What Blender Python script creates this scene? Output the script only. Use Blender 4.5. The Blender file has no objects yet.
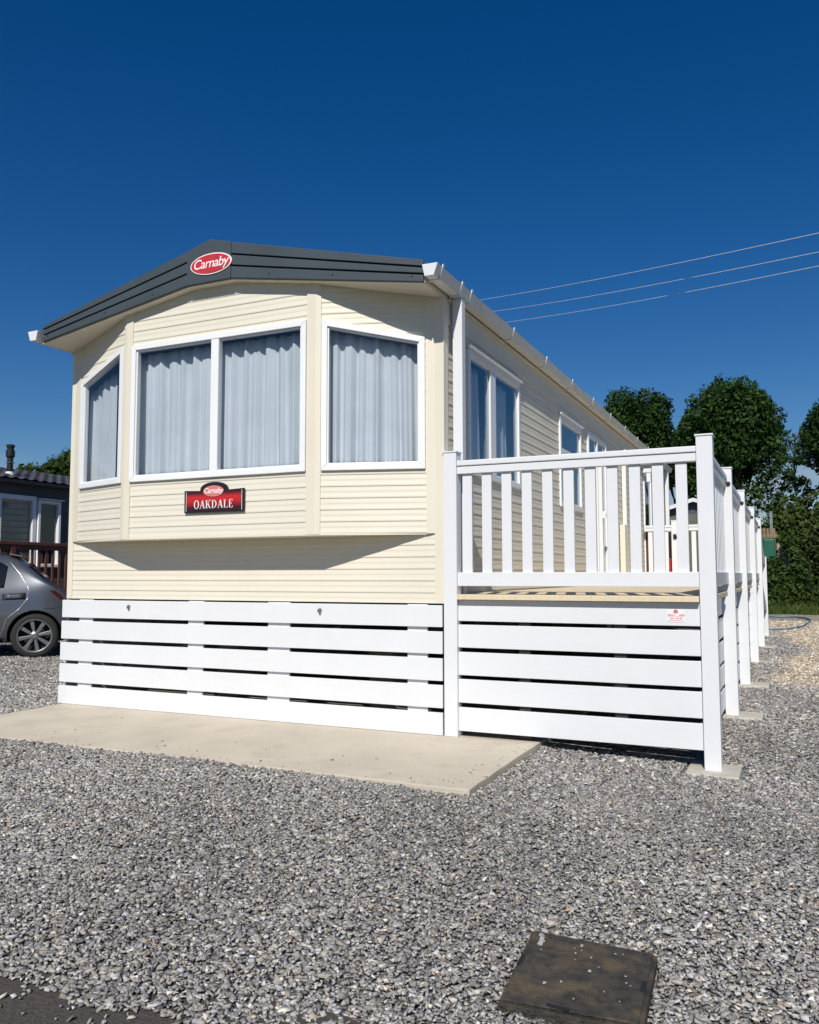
import bpy, bmesh, math, random
import numpy as np
from mathutils import Vector, Matrix
from mathutils.bvhtree import BVHTree

random.seed(7)
rng = np.random.default_rng(11)
scene = bpy.context.scene
COL = scene.collection
R = math.radians

# ---------------------------------------------------------------- helpers
def tag(o, label=None, cat=None, group=None, kind=None):
    if label: o['label'] = label
    if cat: o['category'] = cat
    if group: o['group'] = group
    if kind: o['kind'] = kind
    return o

def thing(name, label, cat, loc=(0, 0, 0), group=None, rz=0.0):
    o = bpy.data.objects.new(name, None)
    o.empty_display_size = 0.2
    COL.objects.link(o)
    o.location = loc
    o.rotation_euler = (0, 0, rz)
    tag(o, label, cat, group)
    o['_w'] = 1
    return o

def origin_of(o):
    p = Vector((0, 0, 0))
    while o is not None:
        p = p + Vector(o.location)
        o = o.parent
    return p

class MB:
    """collects simple solids (world coordinates) and links them as one mesh object"""
    def __init__(self):
        self.v = []; self.f = []
    def add(self, vs, fs):
        b = len(self.v)
        self.v += [tuple(p) for p in vs]
        self.f += [tuple(b + i for i in f) for f in fs]
        return self
    def box(self, x0, x1, y0, y1, z0, z1):
        vs = [(x0, y0, z0), (x1, y0, z0), (x1, y1, z0), (x0, y1, z0), (x0, y0, z1), (x1, y0, z1), (x1, y1, z1), (x0, y1, z1)]
        return self.add(vs, [(3, 2, 1, 0), (4, 5, 6, 7), (0, 1, 5, 4), (1, 2, 6, 5), (2, 3, 7, 6), (3, 0, 4, 7)])
    def prism(self, poly, e, d):
        """polygon (list of 3D points) extruded by vector d"""
        n = len(poly); d = Vector(d)
        vs = [Vector(p) for p in poly] + [Vector(p) + d for p in poly]
        fs = [tuple(range(n))[::-1], tuple(range(n, 2 * n))]
        for i in range(n):
            j = (i + 1) % n
            fs.append((i, j, n + j, n + i))
        return self.add(vs, fs)
    def tube(self, pts, r, seg=8, cap=True):
        pts = [Vector(p) for p in pts]; n = len(pts)
        rr = r if isinstance(r, (list, tuple)) else [r] * n
        vs = []; up = Vector((0, 0, 1))
        for i, p in enumerate(pts):
            t = (pts[min(i + 1, n - 1)] - pts[max(i - 1, 0)])
            t.normalize()
            a = t.cross(up)
            if a.length < 1e-3: a = t.cross(Vector((0, 1, 0)))
            a.normalize(); b = a.cross(t)
            for k in range(seg):
                an = 2 * math.pi * k / seg
                vs.append(p + (a * math.cos(an) + b * math.sin(an)) * rr[i])
        fs = []
        for i in range(n - 1):
            for k in range(seg):
                k2 = (k + 1) % seg
                fs.append((i * seg + k, i * seg + k2, (i + 1) * seg + k2, (i + 1) * seg + k))
        if cap:
            fs.append(tuple(range(seg))[::-1]); fs.append(tuple((n - 1) * seg + k for k in range(seg)))
        return self.add(vs, fs)
    def lathe(self, c, prof, axis='z', seg=24, cap=True):
        """prof: list of (r, h)"""
        c = Vector(c); n = len(prof); vs = []
        for (r, h) in prof:
            for k in range(seg):
                an = 2 * math.pi * k / seg
                u, w = r * math.cos(an), r * math.sin(an)
                p = {'z': (u, w, h), 'y': (u, h, w), 'x': (h, u, w)}[axis]
                vs.append(c + Vector(p))
        fs = []
        for i in range(n - 1):
            for k in range(seg):
                k2 = (k + 1) % seg
                fs.append((i * seg + k, i * seg + k2, (i + 1) * seg + k2, (i + 1) * seg + k))
        if cap:
            fs.append(tuple(range(seg))[::-1]); fs.append(tuple((n - 1) * seg + k for k in range(seg)))
        return self.add(vs, fs)
    def build(self, name, mat, parent=None, bevel=0.0, smooth=False, local=False, recalc=True):
        me = bpy.data.meshes.new(name)
        off = Vector((0, 0, 0)) if (local or parent is None) else origin_of(parent)
        me.from_pydata([tuple(Vector(p) - off) for p in self.v], [], self.f)
        if recalc:
            bm = bmesh.new(); bm.from_mesh(me)
            bmesh.ops.recalc_face_normals(bm, faces=bm.faces)
            bm.to_mesh(me); bm.free()
        if smooth:
            for p in me.polygons: p.use_smooth = True
        if mat: me.materials.append(mat)
        o = bpy.data.objects.new(name, me)
        COL.objects.link(o)
        if parent is not None: o.parent = parent
        if bevel > 0:
            m = o.modifiers.new('bevel', 'BEVEL'); m.width = bevel; m.segments = 2; m.limit_method = 'ANGLE'; m.angle_limit = R(40)
        return o

def copy_tree(o, parent=None):
    c = o.copy(); COL.objects.link(c)
    if parent is not None: c.parent = parent
    for ch in list(o.children): copy_tree(ch, c)
    return c

def box(name, mat, parent, x0, x1, y0, y1, z0, z1, bevel=0.0):
    return MB().box(x0, x1, y0, y1, z0, z1).build(name, mat, parent, bevel)

# ---------------------------------------------------------------- materials
def nd(nt, t, **kw):
    n = nt.nodes.new(t)
    for k, v in kw.items(): setattr(n, k, v)
    return n

def mat(name, col, rough=0.6, var=0.0, scale=3.0, bump=0.0, bscale=60.0, spec=0.5, metal=0.0, coat=0.0, dirt=None, stretch=(1, 1, 1)):
    """colour with soft procedural variation, fine bump and optional second (dirt) colour in patches"""
    m = bpy.data.materials.new(name); m.use_nodes = True
    nt = m.node_tree; p = nt.nodes['Principled BSDF']
    p.inputs['Roughness'].default_value = rough
    p.inputs['Metallic'].default_value = metal
    p.inputs['Specular IOR Level'].default_value = spec
    p.inputs['Coat Weight'].default_value = coat
    p.inputs['Base Color'].default_value = (*col, 1)
    geo = nd(nt, 'ShaderNodeNewGeometry')
    mp = nd(nt, 'ShaderNodeMapping'); mp.inputs['Scale'].default_value = stretch
    nt.links.new(geo.outputs['Position'], mp.inputs['Vector'])
    if var > 0 or dirt:
        nz = nd(nt, 'ShaderNodeTexNoise'); nz.inputs['Scale'].default_value = scale; nz.inputs['Detail'].default_value = 6
        nt.links.new(mp.outputs[0], nz.inputs['Vector'])
        rp = nd(nt, 'ShaderNodeValToRGB')
        lo = [max(0, c * (1 - var)) for c in col]; hi = [min(1, c * (1 + var)) for c in col]
        rp.color_ramp.elements[0].position = 0.3; rp.color_ramp.elements[0].color = (*lo, 1)
        rp.color_ramp.elements[1].position = 0.7; rp.color_ramp.elements[1].color = (*hi, 1)
        nt.links.new(nz.outputs['Fac'], rp.inputs['Fac'])
        out = rp.outputs['Color']
        if dirt:
            dcol, dscale, lo_, hi_ = dirt
            n2 = nd(nt, 'ShaderNodeTexNoise'); n2.inputs['Scale'].default_value = dscale; n2.inputs['Detail'].default_value = 8
            n2.inputs['Roughness'].default_value = 0.65
            nt.links.new(mp.outputs[0], n2.inputs['Vector'])
            r2 = nd(nt, 'ShaderNodeValToRGB')
            r2.color_ramp.elements[0].position = lo_; r2.color_ramp.elements[0].color = (0, 0, 0, 1)
            r2.color_ramp.elements[1].position = hi_; r2.color_ramp.elements[1].color = (1, 1, 1, 1)
            nt.links.new(n2.outputs['Fac'], r2.inputs['Fac'])
            mx = nd(nt, 'ShaderNodeMixRGB'); mx.inputs['Color2'].default_value = (*dcol, 1)
            nt.links.new(r2.outputs['Color'], mx.inputs['Fac']); nt.links.new(out, mx.inputs['Color1'])
            out = mx.outputs['Color']
        nt.links.new(out, p.inputs['Base Color'])
    if bump > 0:
        nb = nd(nt, 'ShaderNodeTexNoise'); nb.inputs['Scale'].default_value = bscale; nb.inputs['Detail'].default_value = 5
        nt.links.new(mp.outputs[0], nb.inputs['Vector'])
        bp = nd(nt, 'ShaderNodeBump'); bp.inputs['Strength'].default_value = bump; bp.inputs['Distance'].default_value = 0.01
        nt.links.new(nb.outputs['Fac'], bp.inputs['Height']); nt.links.new(bp.outputs['Normal'], p.inputs['Normal'])
    return m

def glass(name, tint=(0.82, 0.86, 0.88), base=0.05, peak=1.0):
    """thin window glass: clear pane with a real Fresnel reflection"""
    m = bpy.data.materials.new(name); m.use_nodes = True
    nt = m.node_tree; nt.nodes.clear()
    out = nd(nt, 'ShaderNodeOutputMaterial')
    tr = nd(nt, 'ShaderNodeBsdfTransparent'); tr.inputs['Color'].default_value = (*tint, 1)
    gl = nd(nt, 'ShaderNodeBsdfGlossy'); gl.inputs['Roughness'].default_value = 0.01
    lw = nd(nt, 'ShaderNodeLayerWeight'); lw.inputs['Blend'].default_value = 0.5
    pw = nd(nt, 'ShaderNodeMath', operation='POWER'); pw.inputs[1].default_value = 3.2
    nt.links.new(lw.outputs['Facing'], pw.inputs[0])
    fr = nd(nt, 'ShaderNodeMapRange'); fr.inputs['To Min'].default_value = 0.085; fr.inputs['To Max'].default_value = 0.95
    nt.links.new(pw.outputs[0], fr.inputs['Value'])
    geo = nd(nt, 'ShaderNodeNewGeometry')
    nz = nd(nt, 'ShaderNodeTexNoise'); nz.inputs['Scale'].default_value = 1.6
    bp = nd(nt, 'ShaderNodeBump'); bp.inputs['Strength'].default_value = 0.05; bp.inputs['Distance'].default_value = 0.02
    nt.links.new(geo.outputs['Position'], nz.inputs['Vector']); nt.links.new(nz.outputs['Fac'], bp.inputs['Height'])
    nt.links.new(bp.outputs['Normal'], gl.inputs['Normal'])
    mx = nd(nt, 'ShaderNodeMixShader')
    nt.links.new(fr.outputs[0], mx.inputs[0]); nt.links.new(tr.outputs[0], mx.inputs[1]); nt.links.new(gl.outputs[0], mx.inputs[2])
    nt.links.new(mx.outputs[0], out.inputs['Surface'])
    return m

def leaf_mat(name, c1, c2, c3=None, scale=0.8):
    m = bpy.data.materials.new(name); m.use_nodes = True
    nt = m.node_tree; p = nt.nodes['Principled BSDF']
    at = nd(nt, 'ShaderNodeAttribute'); at.attribute_name = 'tone'
    rp = nd(nt, 'ShaderNodeValToRGB')
    rp.color_ramp.elements[0].color = (*c1, 1); rp.color_ramp.elements[1].color = (*c2, 1)
    rp.color_ramp.elements[0].position = 0.1; rp.color_ramp.elements[1].position = 0.8
    if c3:
        e = rp.color_ramp.elements.new(0.97); e.color = (*c3, 1)
    nt.links.new(at.outputs['Fac'], rp.inputs['Fac']); nt.links.new(rp.outputs['Color'], p.inputs['Base Color'])
    p.inputs['Roughness'].default_value = 0.55
    p.inputs['Specular IOR Level'].default_value = 0.12
    tl = nd(nt, 'ShaderNodeBsdfTranslucent'); nt.links.new(rp.outputs['Color'], tl.inputs['Color'])
    mx = nd(nt, 'ShaderNodeMixShader'); mx.inputs[0].default_value = 0.22
    out = nt.nodes['Material Output']
    nt.links.new(p.outputs[0], mx.inputs[1]); nt.links.new(tl.outputs[0], mx.inputs[2]); nt.links.new(mx.outputs[0], out.inputs['Surface'])
    return m

M = {}
M['cream'] = mat('cream_cladding', (0.70, 0.66, 0.555), 0.5, 0.03, 1.3, 0.04, 220, spec=0.4, dirt=((0.64, 0.58, 0.45), 2.2, 0.60, 0.9))
M['cream_trim'] = mat('cream_trim', (0.70, 0.655, 0.545), 0.48, 0.03, 2.0, 0.03, 160, spec=0.4)
M['white'] = mat('white_upvc', (0.70, 0.715, 0.735), 0.33, 0.02, 2.5, 0.02, 90, spec=0.5, dirt=((0.66, 0.66, 0.64), 5.0, 0.66, 0.9))
M['white_frame'] = mat('white_window_frame', (0.80, 0.81, 0.82), 0.3, 0.02, 2.0)
M['gutter'] = mat('white_gutter', (0.74, 0.73, 0.70), 0.4, 0.04, 4.0, dirt=((0.55, 0.52, 0.46), 6.0, 0.6, 0.85))
M['slate'] = mat('slate_grey_fascia', (0.050, 0.066, 0.078), 0.5, 0.08, 2.0, 0.02, 100)
M['slate_dark'] = mat('dark_groove', (0.006, 0.007, 0.010), 0.8)
M['roof'] = mat('slate_roof_sheet', (0.065, 0.07, 0.075), 0.7, 0.2, 5.0, 0.3, 40)
M['tan_deck'] = mat('tan_deck_board', (0.66, 0.56, 0.39), 0.6, 0.08, 6.0, 0.1, 80, stretch=(6, 0.6, 1))
M['concrete'] = mat('pale_concrete', (0.53, 0.475, 0.385), 0.9, 0.10, 1.4, 0.28, 90, spec=0.2, dirt=((0.42, 0.375, 0.305), 3.1, 0.50, 0.80))
M['pad'] = mat('concrete_paver', (0.48, 0.45, 0.385), 0.9, 0.12, 9.0, 0.3, 70, spec=0.2)
M['chassis'] = mat('chassis_steel', (0.03, 0.028, 0.027), 0.7, 0.2, 6.0)
M['interior'] = mat('interior_lining', (0.30, 0.27, 0.23), 0.8, 0.05, 2.0)
M['curtain'] = mat('net_curtain', (0.69, 0.715, 0.75), 0.9, 0.05, 5.0, 0.05, 300, spec=0.1)
M['glass'] = glass('window_glass')
M['red'] = mat('red_enamel', (0.50, 0.012, 0.018), 0.3, 0.1, 20.0)
M['badge_red'] = mat('badge_red', (0.52, 0.035, 0.04), 0.25, 0.25, 9.0, coat=0.3)
M['badge_white'] = mat('badge_white', (0.85, 0.82, 0.80), 0.4)
M['sign_black'] = mat('sign_black', (0.014, 0.013, 0.016), 0.3)
M['sticker'] = mat('sticker_white', (0.80, 0.77, 0.76), 0.4)
M['sticker_red'] = mat('sticker_red', (0.55, 0.16, 0.16), 0.5)
M['black'] = mat('black_paint', (0.012, 0.012, 0.013), 0.4, 0.2, 10)
M['iron'] = mat('cast_iron', (0.036, 0.032, 0.026), 0.75, 0.55, 26.0, 0.8, 110, dirt=((0.105, 0.075, 0.042), 9.0, 0.46, 0.62))
M['asphalt'] = mat('asphalt', (0.082, 0.074, 0.066), 0.92, 0.25, 60.0, 0.9, 160, spec=0.2)
M['galv'] = mat('galvanised', (0.35, 0.36, 0.37), 0.4, 0.1, 20, metal=0.8)

# sign red with a darker band (printed design on the plate)
def sign_mat():
    m = bpy.data.materials.new('sign_print'); m.use_nodes = True
    nt = m.node_tree; p = nt.nodes['Principled BSDF']; p.inputs['Roughness'].default_value = 0.3
    tc = nd(nt, 'ShaderNodeTexCoord'); sp = nd(nt, 'ShaderNodeSeparateXYZ')
    nt.links.new(tc.outputs['Object'], sp.inputs[0])
    mr = nd(nt, 'ShaderNodeMapRange'); mr.inputs['From Min'].default_value = 1.628; mr.inputs['From Max'].default_value = 1.812
    nt.links.new(sp.outputs['Z'], mr.inputs['Value'])
    rp = nd(nt, 'ShaderNodeValToRGB')
    els = [(0.0, (0.012, 0.01, 0.014)), (0.22, (0.05, 0.008, 0.014)), (0.48, (0.45, 0.016, 0.02)), (0.66, (0.55, 0.02, 0.022)), (0.84, (0.05, 0.01, 0.014)), (1.0, (0.012, 0.012, 0.018))]
    cr = rp.color_ramp
    cr.elements[0].position = 0; cr.elements[0].color = (*els[0][1], 1)
    cr.elements[1].position = 1; cr.elements[1].color = (*els[-1][1], 1)
    for a, c in els[1:-1]:
        e = cr.elements.new(a); e.color = (*c, 1)
    nt.links.new(mr.outputs[0], rp.inputs['Fac']); nt.links.new(rp.outputs['Color'], p.inputs['Base Color'])
    return m
M['sign'] = sign_mat()

# ---------------------------------------------------------------- text
def text_mesh(name, body, size, mtl, parent, loc, rot=0.0, shear=0.0, bold=0.0, width=1.0, depth=0.001, sx=1.0):
    """lettering lying in the xz plane and facing -y"""
    cu = bpy.data.curves.new(name, 'FONT')
    cu.body = body; cu.size = size; cu.shear = shear; cu.offset = bold; cu.space_character = width
    cu.align_x = 'CENTER'; cu.align_y = 'CENTER'; cu.extrude = depth
    t = bpy.data.objects.new(name + '_tmp', cu); COL.objects.link(t)
    dg = bpy.context.evaluated_depsgraph_get()
    me = bpy.data.meshes.new_from_object(t.evaluated_get(dg))
    bpy.data.objects.remove(t)
    mx = Matrix.Translation(Vector(loc) - origin_of(parent)) @ Matrix.Rotation(rot, 4, 'Y') @ Matrix.Rotation(R(90), 4, 'X') @ Matrix.Diagonal((sx, 1, 1, 1))
    me.transform(mx)
    me.materials.clear(); me.materials.append(mtl)
    o = bpy.data.objects.new(name, me); COL.objects.link(o); o.parent = parent
    return o

# ---------------------------------------------------------------- siding
PITCH = 0.0872
def siding(P0, P1, z0, z1, clips=(), phase=1.44):
    """lapped cladding sheet between two plan points, outward normal to the right-hand of P0->P1 turned -90deg. Returns (verts, faces)"""
    P0 = Vector((P0[0], P0[1], 0)); P1 = Vector((P1[0], P1[1], 0))
    t = (P1 - P0).normalized(); n = Vector((t.y, -t.x, 0))
    k0 = math.floor((z0 - phase) / PITCH) - 1
    pts = []
    k = k0
    prof = [(0.000, 0.0052), (0.004, 0.0063), (0.011, 0.0065), (0.030, 0.0040), (0.042, 0.0030), (0.052, 0.0038), (0.062, 0.0032), (0.076, 0.0018), (0.0868, 0.0016)]
    while phase + k * PITCH < z1:
        for (dz, o) in prof:
            pts.append((phase + k * PITCH + dz, o))
        k += 1
    # clip in z
    out = []
    for i in range(len(pts) - 1):
        (a, oa), (b, ob) = pts[i], pts[i + 1]
        if b <= z0 or a >= z1: continue
        def ip(z): return oa + (ob - oa) * (z - a) / max(b - a, 1e-6)
        if not out: out.append((max(a, z0), ip(max(a, z0))))
        out.append((min(b, z1), ip(min(b, z1))))
    vs = []; fs = []
    for (z, o) in out:
        for P in (P0, P1):
            q = P + n * o; vs.append((q.x, q.y, z))
    for i in range(len(out) - 1):
        fs.append((2 * i, 2 * i + 1, 2 * i + 3, 2 * i + 2))
    # thickness behind
    b = len(vs)
    for (z, P) in ((z0, P0), (z0, P1), (z1, P1), (z1, P0)):
        q = P - n * 0.02; vs.append((q.x, q.y, z))
    fs.append((b + 3, b + 2, b + 1, b))
    m = 2 * (len(out) - 1)
    fs += [(0, b, b + 1, 1), (m, m + 1, b + 2, b + 3)]
    fs.append(tuple([0] + [2 * i for i in range(1, len(out))] + [b + 3, b]))
    fs.append(tuple([1, b + 1, b + 2] + [2 * i + 1 for i in range(len(out) - 1, 0, -1)]))
    return vs, fs

def clip_build(mb, planes, name, mtl, parent):
    me = bpy.data.meshes.new(name); me.from_pydata([tuple(Vector(v)) for v in mb.v], [], mb.f)
    bm = bmesh.new(); bm.from_mesh(me)
    for (co, no) in planes:
        bmesh.ops.bisect_plane(bm, geom=bm.verts[:] + bm.edges[:] + bm.faces[:], plane_co=co, plane_no=no, clear_outer=True)
    bmesh.ops.translate(bm, verts=bm.verts, vec=-origin_of(parent))
    bm.to_mesh(me); bm.free()
    me.materials.append(mtl)
    o = bpy.data.objects.new(name, me); COL.objects.link(o); o.parent = parent
    return o

# ---------------------------------------------------------------- windows
def inset(q, w):
    """inset a convex quad of (u,z) by w (counter-clockwise)"""
    n = len(q); lines = []
    for i in range(n):
        a = Vector(q[i]); b = Vector(q[(i + 1) % n]); d = (b - a).normalized()
        lines.append((a + Vector((-d.y, d.x)) * w, d))
    out = []
    for i in range(n):
        (p, d), (r, e) = lines[i - 1], lines[i]
        den = d.x * e.y - d.y * e.x
        s = ((r.x - p.x) * e.y - (r.y - p.y) * e.x) / den
        out.append(tuple(p + d * s))
    return out

def window(parent, O, T, quad, fw=0.045, mull=(), transoms=(), curtain=None, out=0.028, back=0.03, gm=None, fm=None, label=None, name='window'):
    """quad: counter-clockwise (u,z) with u along T from O. mull: list of (u0,u1)."""
    O = Vector((O[0], O[1], 0)); T = Vector((T[0], T[1], 0)).normalized(); N = Vector((T.y, -T.x, 0))
    gm = gm or M['glass']; fm = fm or M['white_frame']
    P = lambda u, z, d: O + T * u + N * d + Vector((0, 0, z))
    inn = inset(quad, fw)
    mb = MB()
    for i in range(4):
        j = (i + 1) % 4
        poly = [P(*quad[i], -back), P(*quad[j], -back), P(*inn[j], -back), P(*inn[i], -back)]
        mb.prism(poly, None, N * (out + back))
    # bead inside the frame
    inn2 = inset(inn, 0.012)
    for i in range(4):
        j = (i + 1) % 4
        poly = [P(*inn[i], -back), P(*inn[j], -back), P(*inn2[j], -back), P(*inn2[i], -back)]
        mb.prism(poly, None, N * (back + out - 0.014))
    def ztop(u):
        (ua, za), (ub, zb) = inn[3], inn[2]
        return za + (zb - za) * (u - ua) / (ub - ua)
    z0 = inn[0][1]
    for (a, b) in mull:
        mb.prism([P(a, z0, -back), P(b, z0, -back), P(b, ztop(b), -back), P(a, ztop(a), -back)], None, N * (out + back - 0.004))
    for (a, b, za, zb) in transoms:
        mb.prism([P(a, za, -back), P(b, za, -back), P(b, zb, -back), P(a, zb, -back)], None, N * (out + back - 0.004))
    fr = mb.build(name, fm, parent, bevel=0.004)
    if label: fr['label'] = label
    # gasket-dark panes
    pan = MB()
    us = [inn[0][0]] + [x for ab in mull for x in ab] + [inn[1][0]]
    k = 0
    panes = []
    for i in range(0, len(us), 2):
        a, b = us[i], us[i + 1]
        fr_a = ztop(a); fr_b = ztop(b)
        pm = MB()
        pm.add([P(a, z0, 0.002), P(b, z0, 0.002), P(b, fr_b, 0.002), P(a, fr_a, 0.002)], [(0, 1, 2, 3)])
        panes.append(pm.build('pane', gm, fr, recalc=False))
    for c in (curtain or []):
        ua, ub, za, amp, ph = c[:5]
        mat_c = c[5] if len(c) > 5 else M['curtain']
        curtain_sheet(fr, P, ua, ub, za, ztop, amp, ph, mat_c)
    return fr

def curtain_sheet(parent, P, ua, ub, za, ztop, amp, ph, mtl):
    nu = max(24, int((ub - ua) / 0.008)); nz = 14
    rr = random.Random(int(ph * 1000))
    freqs = [(2 * math.pi / 0.115, 1.0, rr.random() * 6), (2 * math.pi / 0.067, 0.45, rr.random() * 6), (2 * math.pi / 0.21, 0.6, rr.random() * 6), (2 * math.pi / 0.037, 0.18, rr.random() * 6)]
    sh = rr.random() * 6
    vs = []; fs = []
    for i in range(nu + 1):
        u = ua + (ub - ua) * i / nu
        for j in range(nz + 1):
            f = j / nz
            zt = ztop(u) - 0.012 + 0.005 * math.sin(u * 60)
            z = za + (zt - za) * f
            w = 0
            for (k, a, p0) in freqs:
                w += a * math.sin(k * (u + 0.02 * math.sin(3.1 * u + sh) + 0.012 * (1 - f) * math.sin(9 * u + sh)) + p0)
            g = 0.75 + 0.5 * (1 - f) if f < 0.93 else 0.55
            d = -0.10 - amp * (w * g)
            vs.append(P(u, z, d))
    for i in range(nu):
        for j in range(nz):
            a = i * (nz + 1) + j
            fs.append((a, a + nz + 1, a + nz + 2, a + 1))
    o = MB().add(vs, fs).build('curtain', mtl, parent, smooth=True, recalc=False)
    s = o.modifiers.new('thick', 'SOLIDIFY'); s.thickness = 0.002
    return o

# ================================================================= GROUND
def gh(x, y):
    h = -0.004 - 0.060 * np.exp(-(((x - 1.75) / 1.5) ** 2 + ((y + 0.35) / 1.25) ** 2))
    h = h - 0.014 * np.clip((x - 0.75) / 0.4, 0, 1)
    h = h - 0.052 * np.clip((-y - 1.55) / 1.2, 0, 1)
    h = h + 0.006 * np.sin(x * 2.1 + 0.7) * np.sin(y * 1.7 + 1.1) + 0.004 * np.sin(x * 5.3 + y * 3.7)
    return h

def track_mask(x, y):
    e = 2.25 + 0.18 * np.sin(y * 0.9) + 0.10 * np.sin(y * 2.3 + 1)
    a = np.clip((x - e) / 0.25 + 0.5, 0, 1) * np.clip((y - 4.3 + 0.25 * np.sin(x * 3)) / 0.8 + 0.5, 0, 1)
    b = np.clip((y - 12.5 + 0.5 * np.sin(x * 1.3)) / 1.5, 0, 1)
    return np.maximum(a, 0.9 * b)

def ground_mat():
    m = bpy.data.materials.new('field_grass_ground'); m.use_nodes = True
    nt = m.node_tree; p = nt.nodes['Principled BSDF']; p.inputs['Roughness'].default_value = 0.95
    geo = nd(nt, 'ShaderNodeNewGeometry')
    n1 = nd(nt, 'ShaderNodeTexNoise'); n1.inputs['Scale'].default_value = 0.12; n1.inputs['Detail'].default_value = 9
    rp = nd(nt, 'ShaderNodeValToRGB')
    rp.color_ramp.elements[0].color = (0.035, 0.055, 0.016, 1); rp.color_ramp.elements[0].position = 0.35
    rp.color_ramp.elements[1].color = (0.085, 0.105, 0.034, 1); rp.color_ramp.elements[1].position = 0.68
    nt.links.new(geo.outputs['Position'], n1.inputs['Vector']); nt.links.new(n1.outputs['Fac'], rp.inputs['Fac'])
    nt.links.new(rp.outputs['Color'], p.inputs['Base Color'])
    return m

def gravel_mat():
    m = bpy.data.materials.new('gravel_bed'); m.use_nodes = True
    nt = m.node_tree; p = nt.nodes['Principled BSDF']; p.inputs['Roughness'].default_value = 0.95
    p.inputs['Specular IOR Level'].default_value = 0.2
    geo = nd(nt, 'ShaderNodeNewGeometry')
    vo = nd(nt, 'ShaderNodeTexVoronoi'); vo.inputs['Scale'].default_value = 34.0
    nt.links.new(geo.outputs['Position'], vo.inputs['Vector'])
    hs = nd(nt, 'ShaderNodeSeparateColor'); nt.links.new(vo.outputs['Color'], hs.inputs[0])
    rp = nd(nt, 'ShaderNodeValToRGB')
    cr = rp.color_ramp
    cr.elements[0].position = 0.0; cr.elements[0].color = (0.085, 0.085, 0.089, 1)
    cr.elements[1].position = 1.0; cr.elements[1].color = (0.38, 0.36, 0.33, 1)
    e = cr.elements.new(0.6); e.color = (0.20, 0.197, 0.197, 1)
    nt.links.new(hs.outputs[0], rp.inputs['Fac'])
    at = nd(nt, 'ShaderNodeAttribute'); at.attribute_name = 'track'
    tan = nd(nt, 'ShaderNodeMixRGB'); tan.blend_type = 'MULTIPLY'; tan.inputs['Fac'].default_value = 1
    tan.inputs['Color2'].default_value = (1.62, 1.42, 1.16, 1)
    nt.links.new(rp.outputs['Color'], tan.inputs['Color1'])
    mx = nd(nt, 'ShaderNodeMixRGB')
    nt.links.new(at.outputs['Fac'], mx.inputs['Fac']); nt.links.new(rp.outputs['Color'], mx.inputs['Color1']); nt.links.new(tan.outputs['Color'], mx.inputs['Color2'])
    nt.links.new(mx.outputs['Color'], p.inputs['Base Color'])
    bp = nd(nt, 'ShaderNodeBump'); bp.inputs['Strength'].default_value = 1.0; bp.inputs['Distance'].default_value = 0.02; bp.invert = True
    nt.links.new(vo.outputs['Distance'], bp.inputs['Height']); nt.links.new(bp.outputs['Normal'], p.inputs['Normal'])
    return m

def structure(o): o['kind'] = 'structure'; return o

g = MB().add([(-900, -900, -0.16), (900, -900, -0.16), (900, 900, -0.16), (-900, 900, -0.16)], [(0, 1, 2, 3)])
structure(g.build('ground', ground_mat(), recalc=False))
rd = MB().add([(-60, -11, -0.066), (60, -11, -0.066), (60, -3.45, -0.066), (-60, -3.45, -0.066)], [(0, 1, 2, 3)])
structure(rd.build('road', M['asphalt'], recalc=False))

GX0, GX1, GY0, GY1 = -16.0, 9.0, -3.70, 24.0
SLAB = (-3.66, 0.683, -1.308, 11.9)
def gravel_sheet():
    xs = np.linspace(GX0, GX1, 168); ys = np.concatenate([np.linspace(GY0, 6, 98), np.linspace(6.2, GY1, 70)])
    X, Y = np.meshgrid(xs, ys); Z = gh(X, Y) - 0.012 - 0.06 * ((X > SLAB[0] + 0.1) & (X < SLAB[1] - 0.1) & (Y > SLAB[2] + 0.2) & (Y < SLAB[3]))
    edge = np.clip((Y + 3.70) / 0.3, 0, 1); Z = Z * edge + (-0.070) * (1 - edge)
    vs = np.stack([X, Y, Z], -1).reshape(-1, 3); nx = len(xs)
    fs = [(j * nx + i, j * nx + i + 1, (j + 1) * nx + i + 1, (j + 1) * nx + i) for j in range(len(ys) - 1) for i in range(nx - 1)]
    me = bpy.data.meshes.new('gravel'); me.from_pydata(vs.tolist(), [], fs)
    a = me.attributes.new('track', 'FLOAT', 'POINT'); a.data.foreach_set('value', track_mask(vs[:, 0], vs[:, 1]).astype(np.float32))
    for p in me.polygons: p.use_smooth = True
    me.materials.append(gravel_mat())
    o = bpy.data.objects.new('gravel', me); COL.objects.link(o); structure(o)
gravel_sheet()

sl = MB()
random.seed(3)
def slab_edge():
    pts = []
    x0, x1, y0, y1 = SLAB
    for i in range(40): pts.append((x0 + (x1 - x0) * i / 40, y0 + random.uniform(-0.010, 0.010)))
    for i in range(80): pts.append((x1 + random.uniform(-0.007, 0.007), y0 + (y1 - y0) * i / 80))
    pts += [(x1, y1), (x0, y1)]
    for i in range(79, 0, -1): pts.append((x0 + random.uniform(-0.007, 0.007), y0 + (y1 - y0) * i / 80))
    return pts
sl.prism([(x, y, -0.13) for x, y in slab_edge()], None, (0, 0, 0.13))
structure(sl.build('concrete_slab', M['concrete'], bevel=0.006))

CAM = np.array([2.2816, -5.5325])
COVER = [(1.450, -2.738), (1.858, -2.752), (1.886, -3.210), (1.494, -3.234)]
PADS = [(1.80, 0.03, -0.072), (1.845, 1.87, -0.010), (1.845, 3.95, -0.008), (1.845, 6.36, -0.008), (1.845, 8.95, -0.008), (1.845, 11.46, -0.008)]

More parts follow.
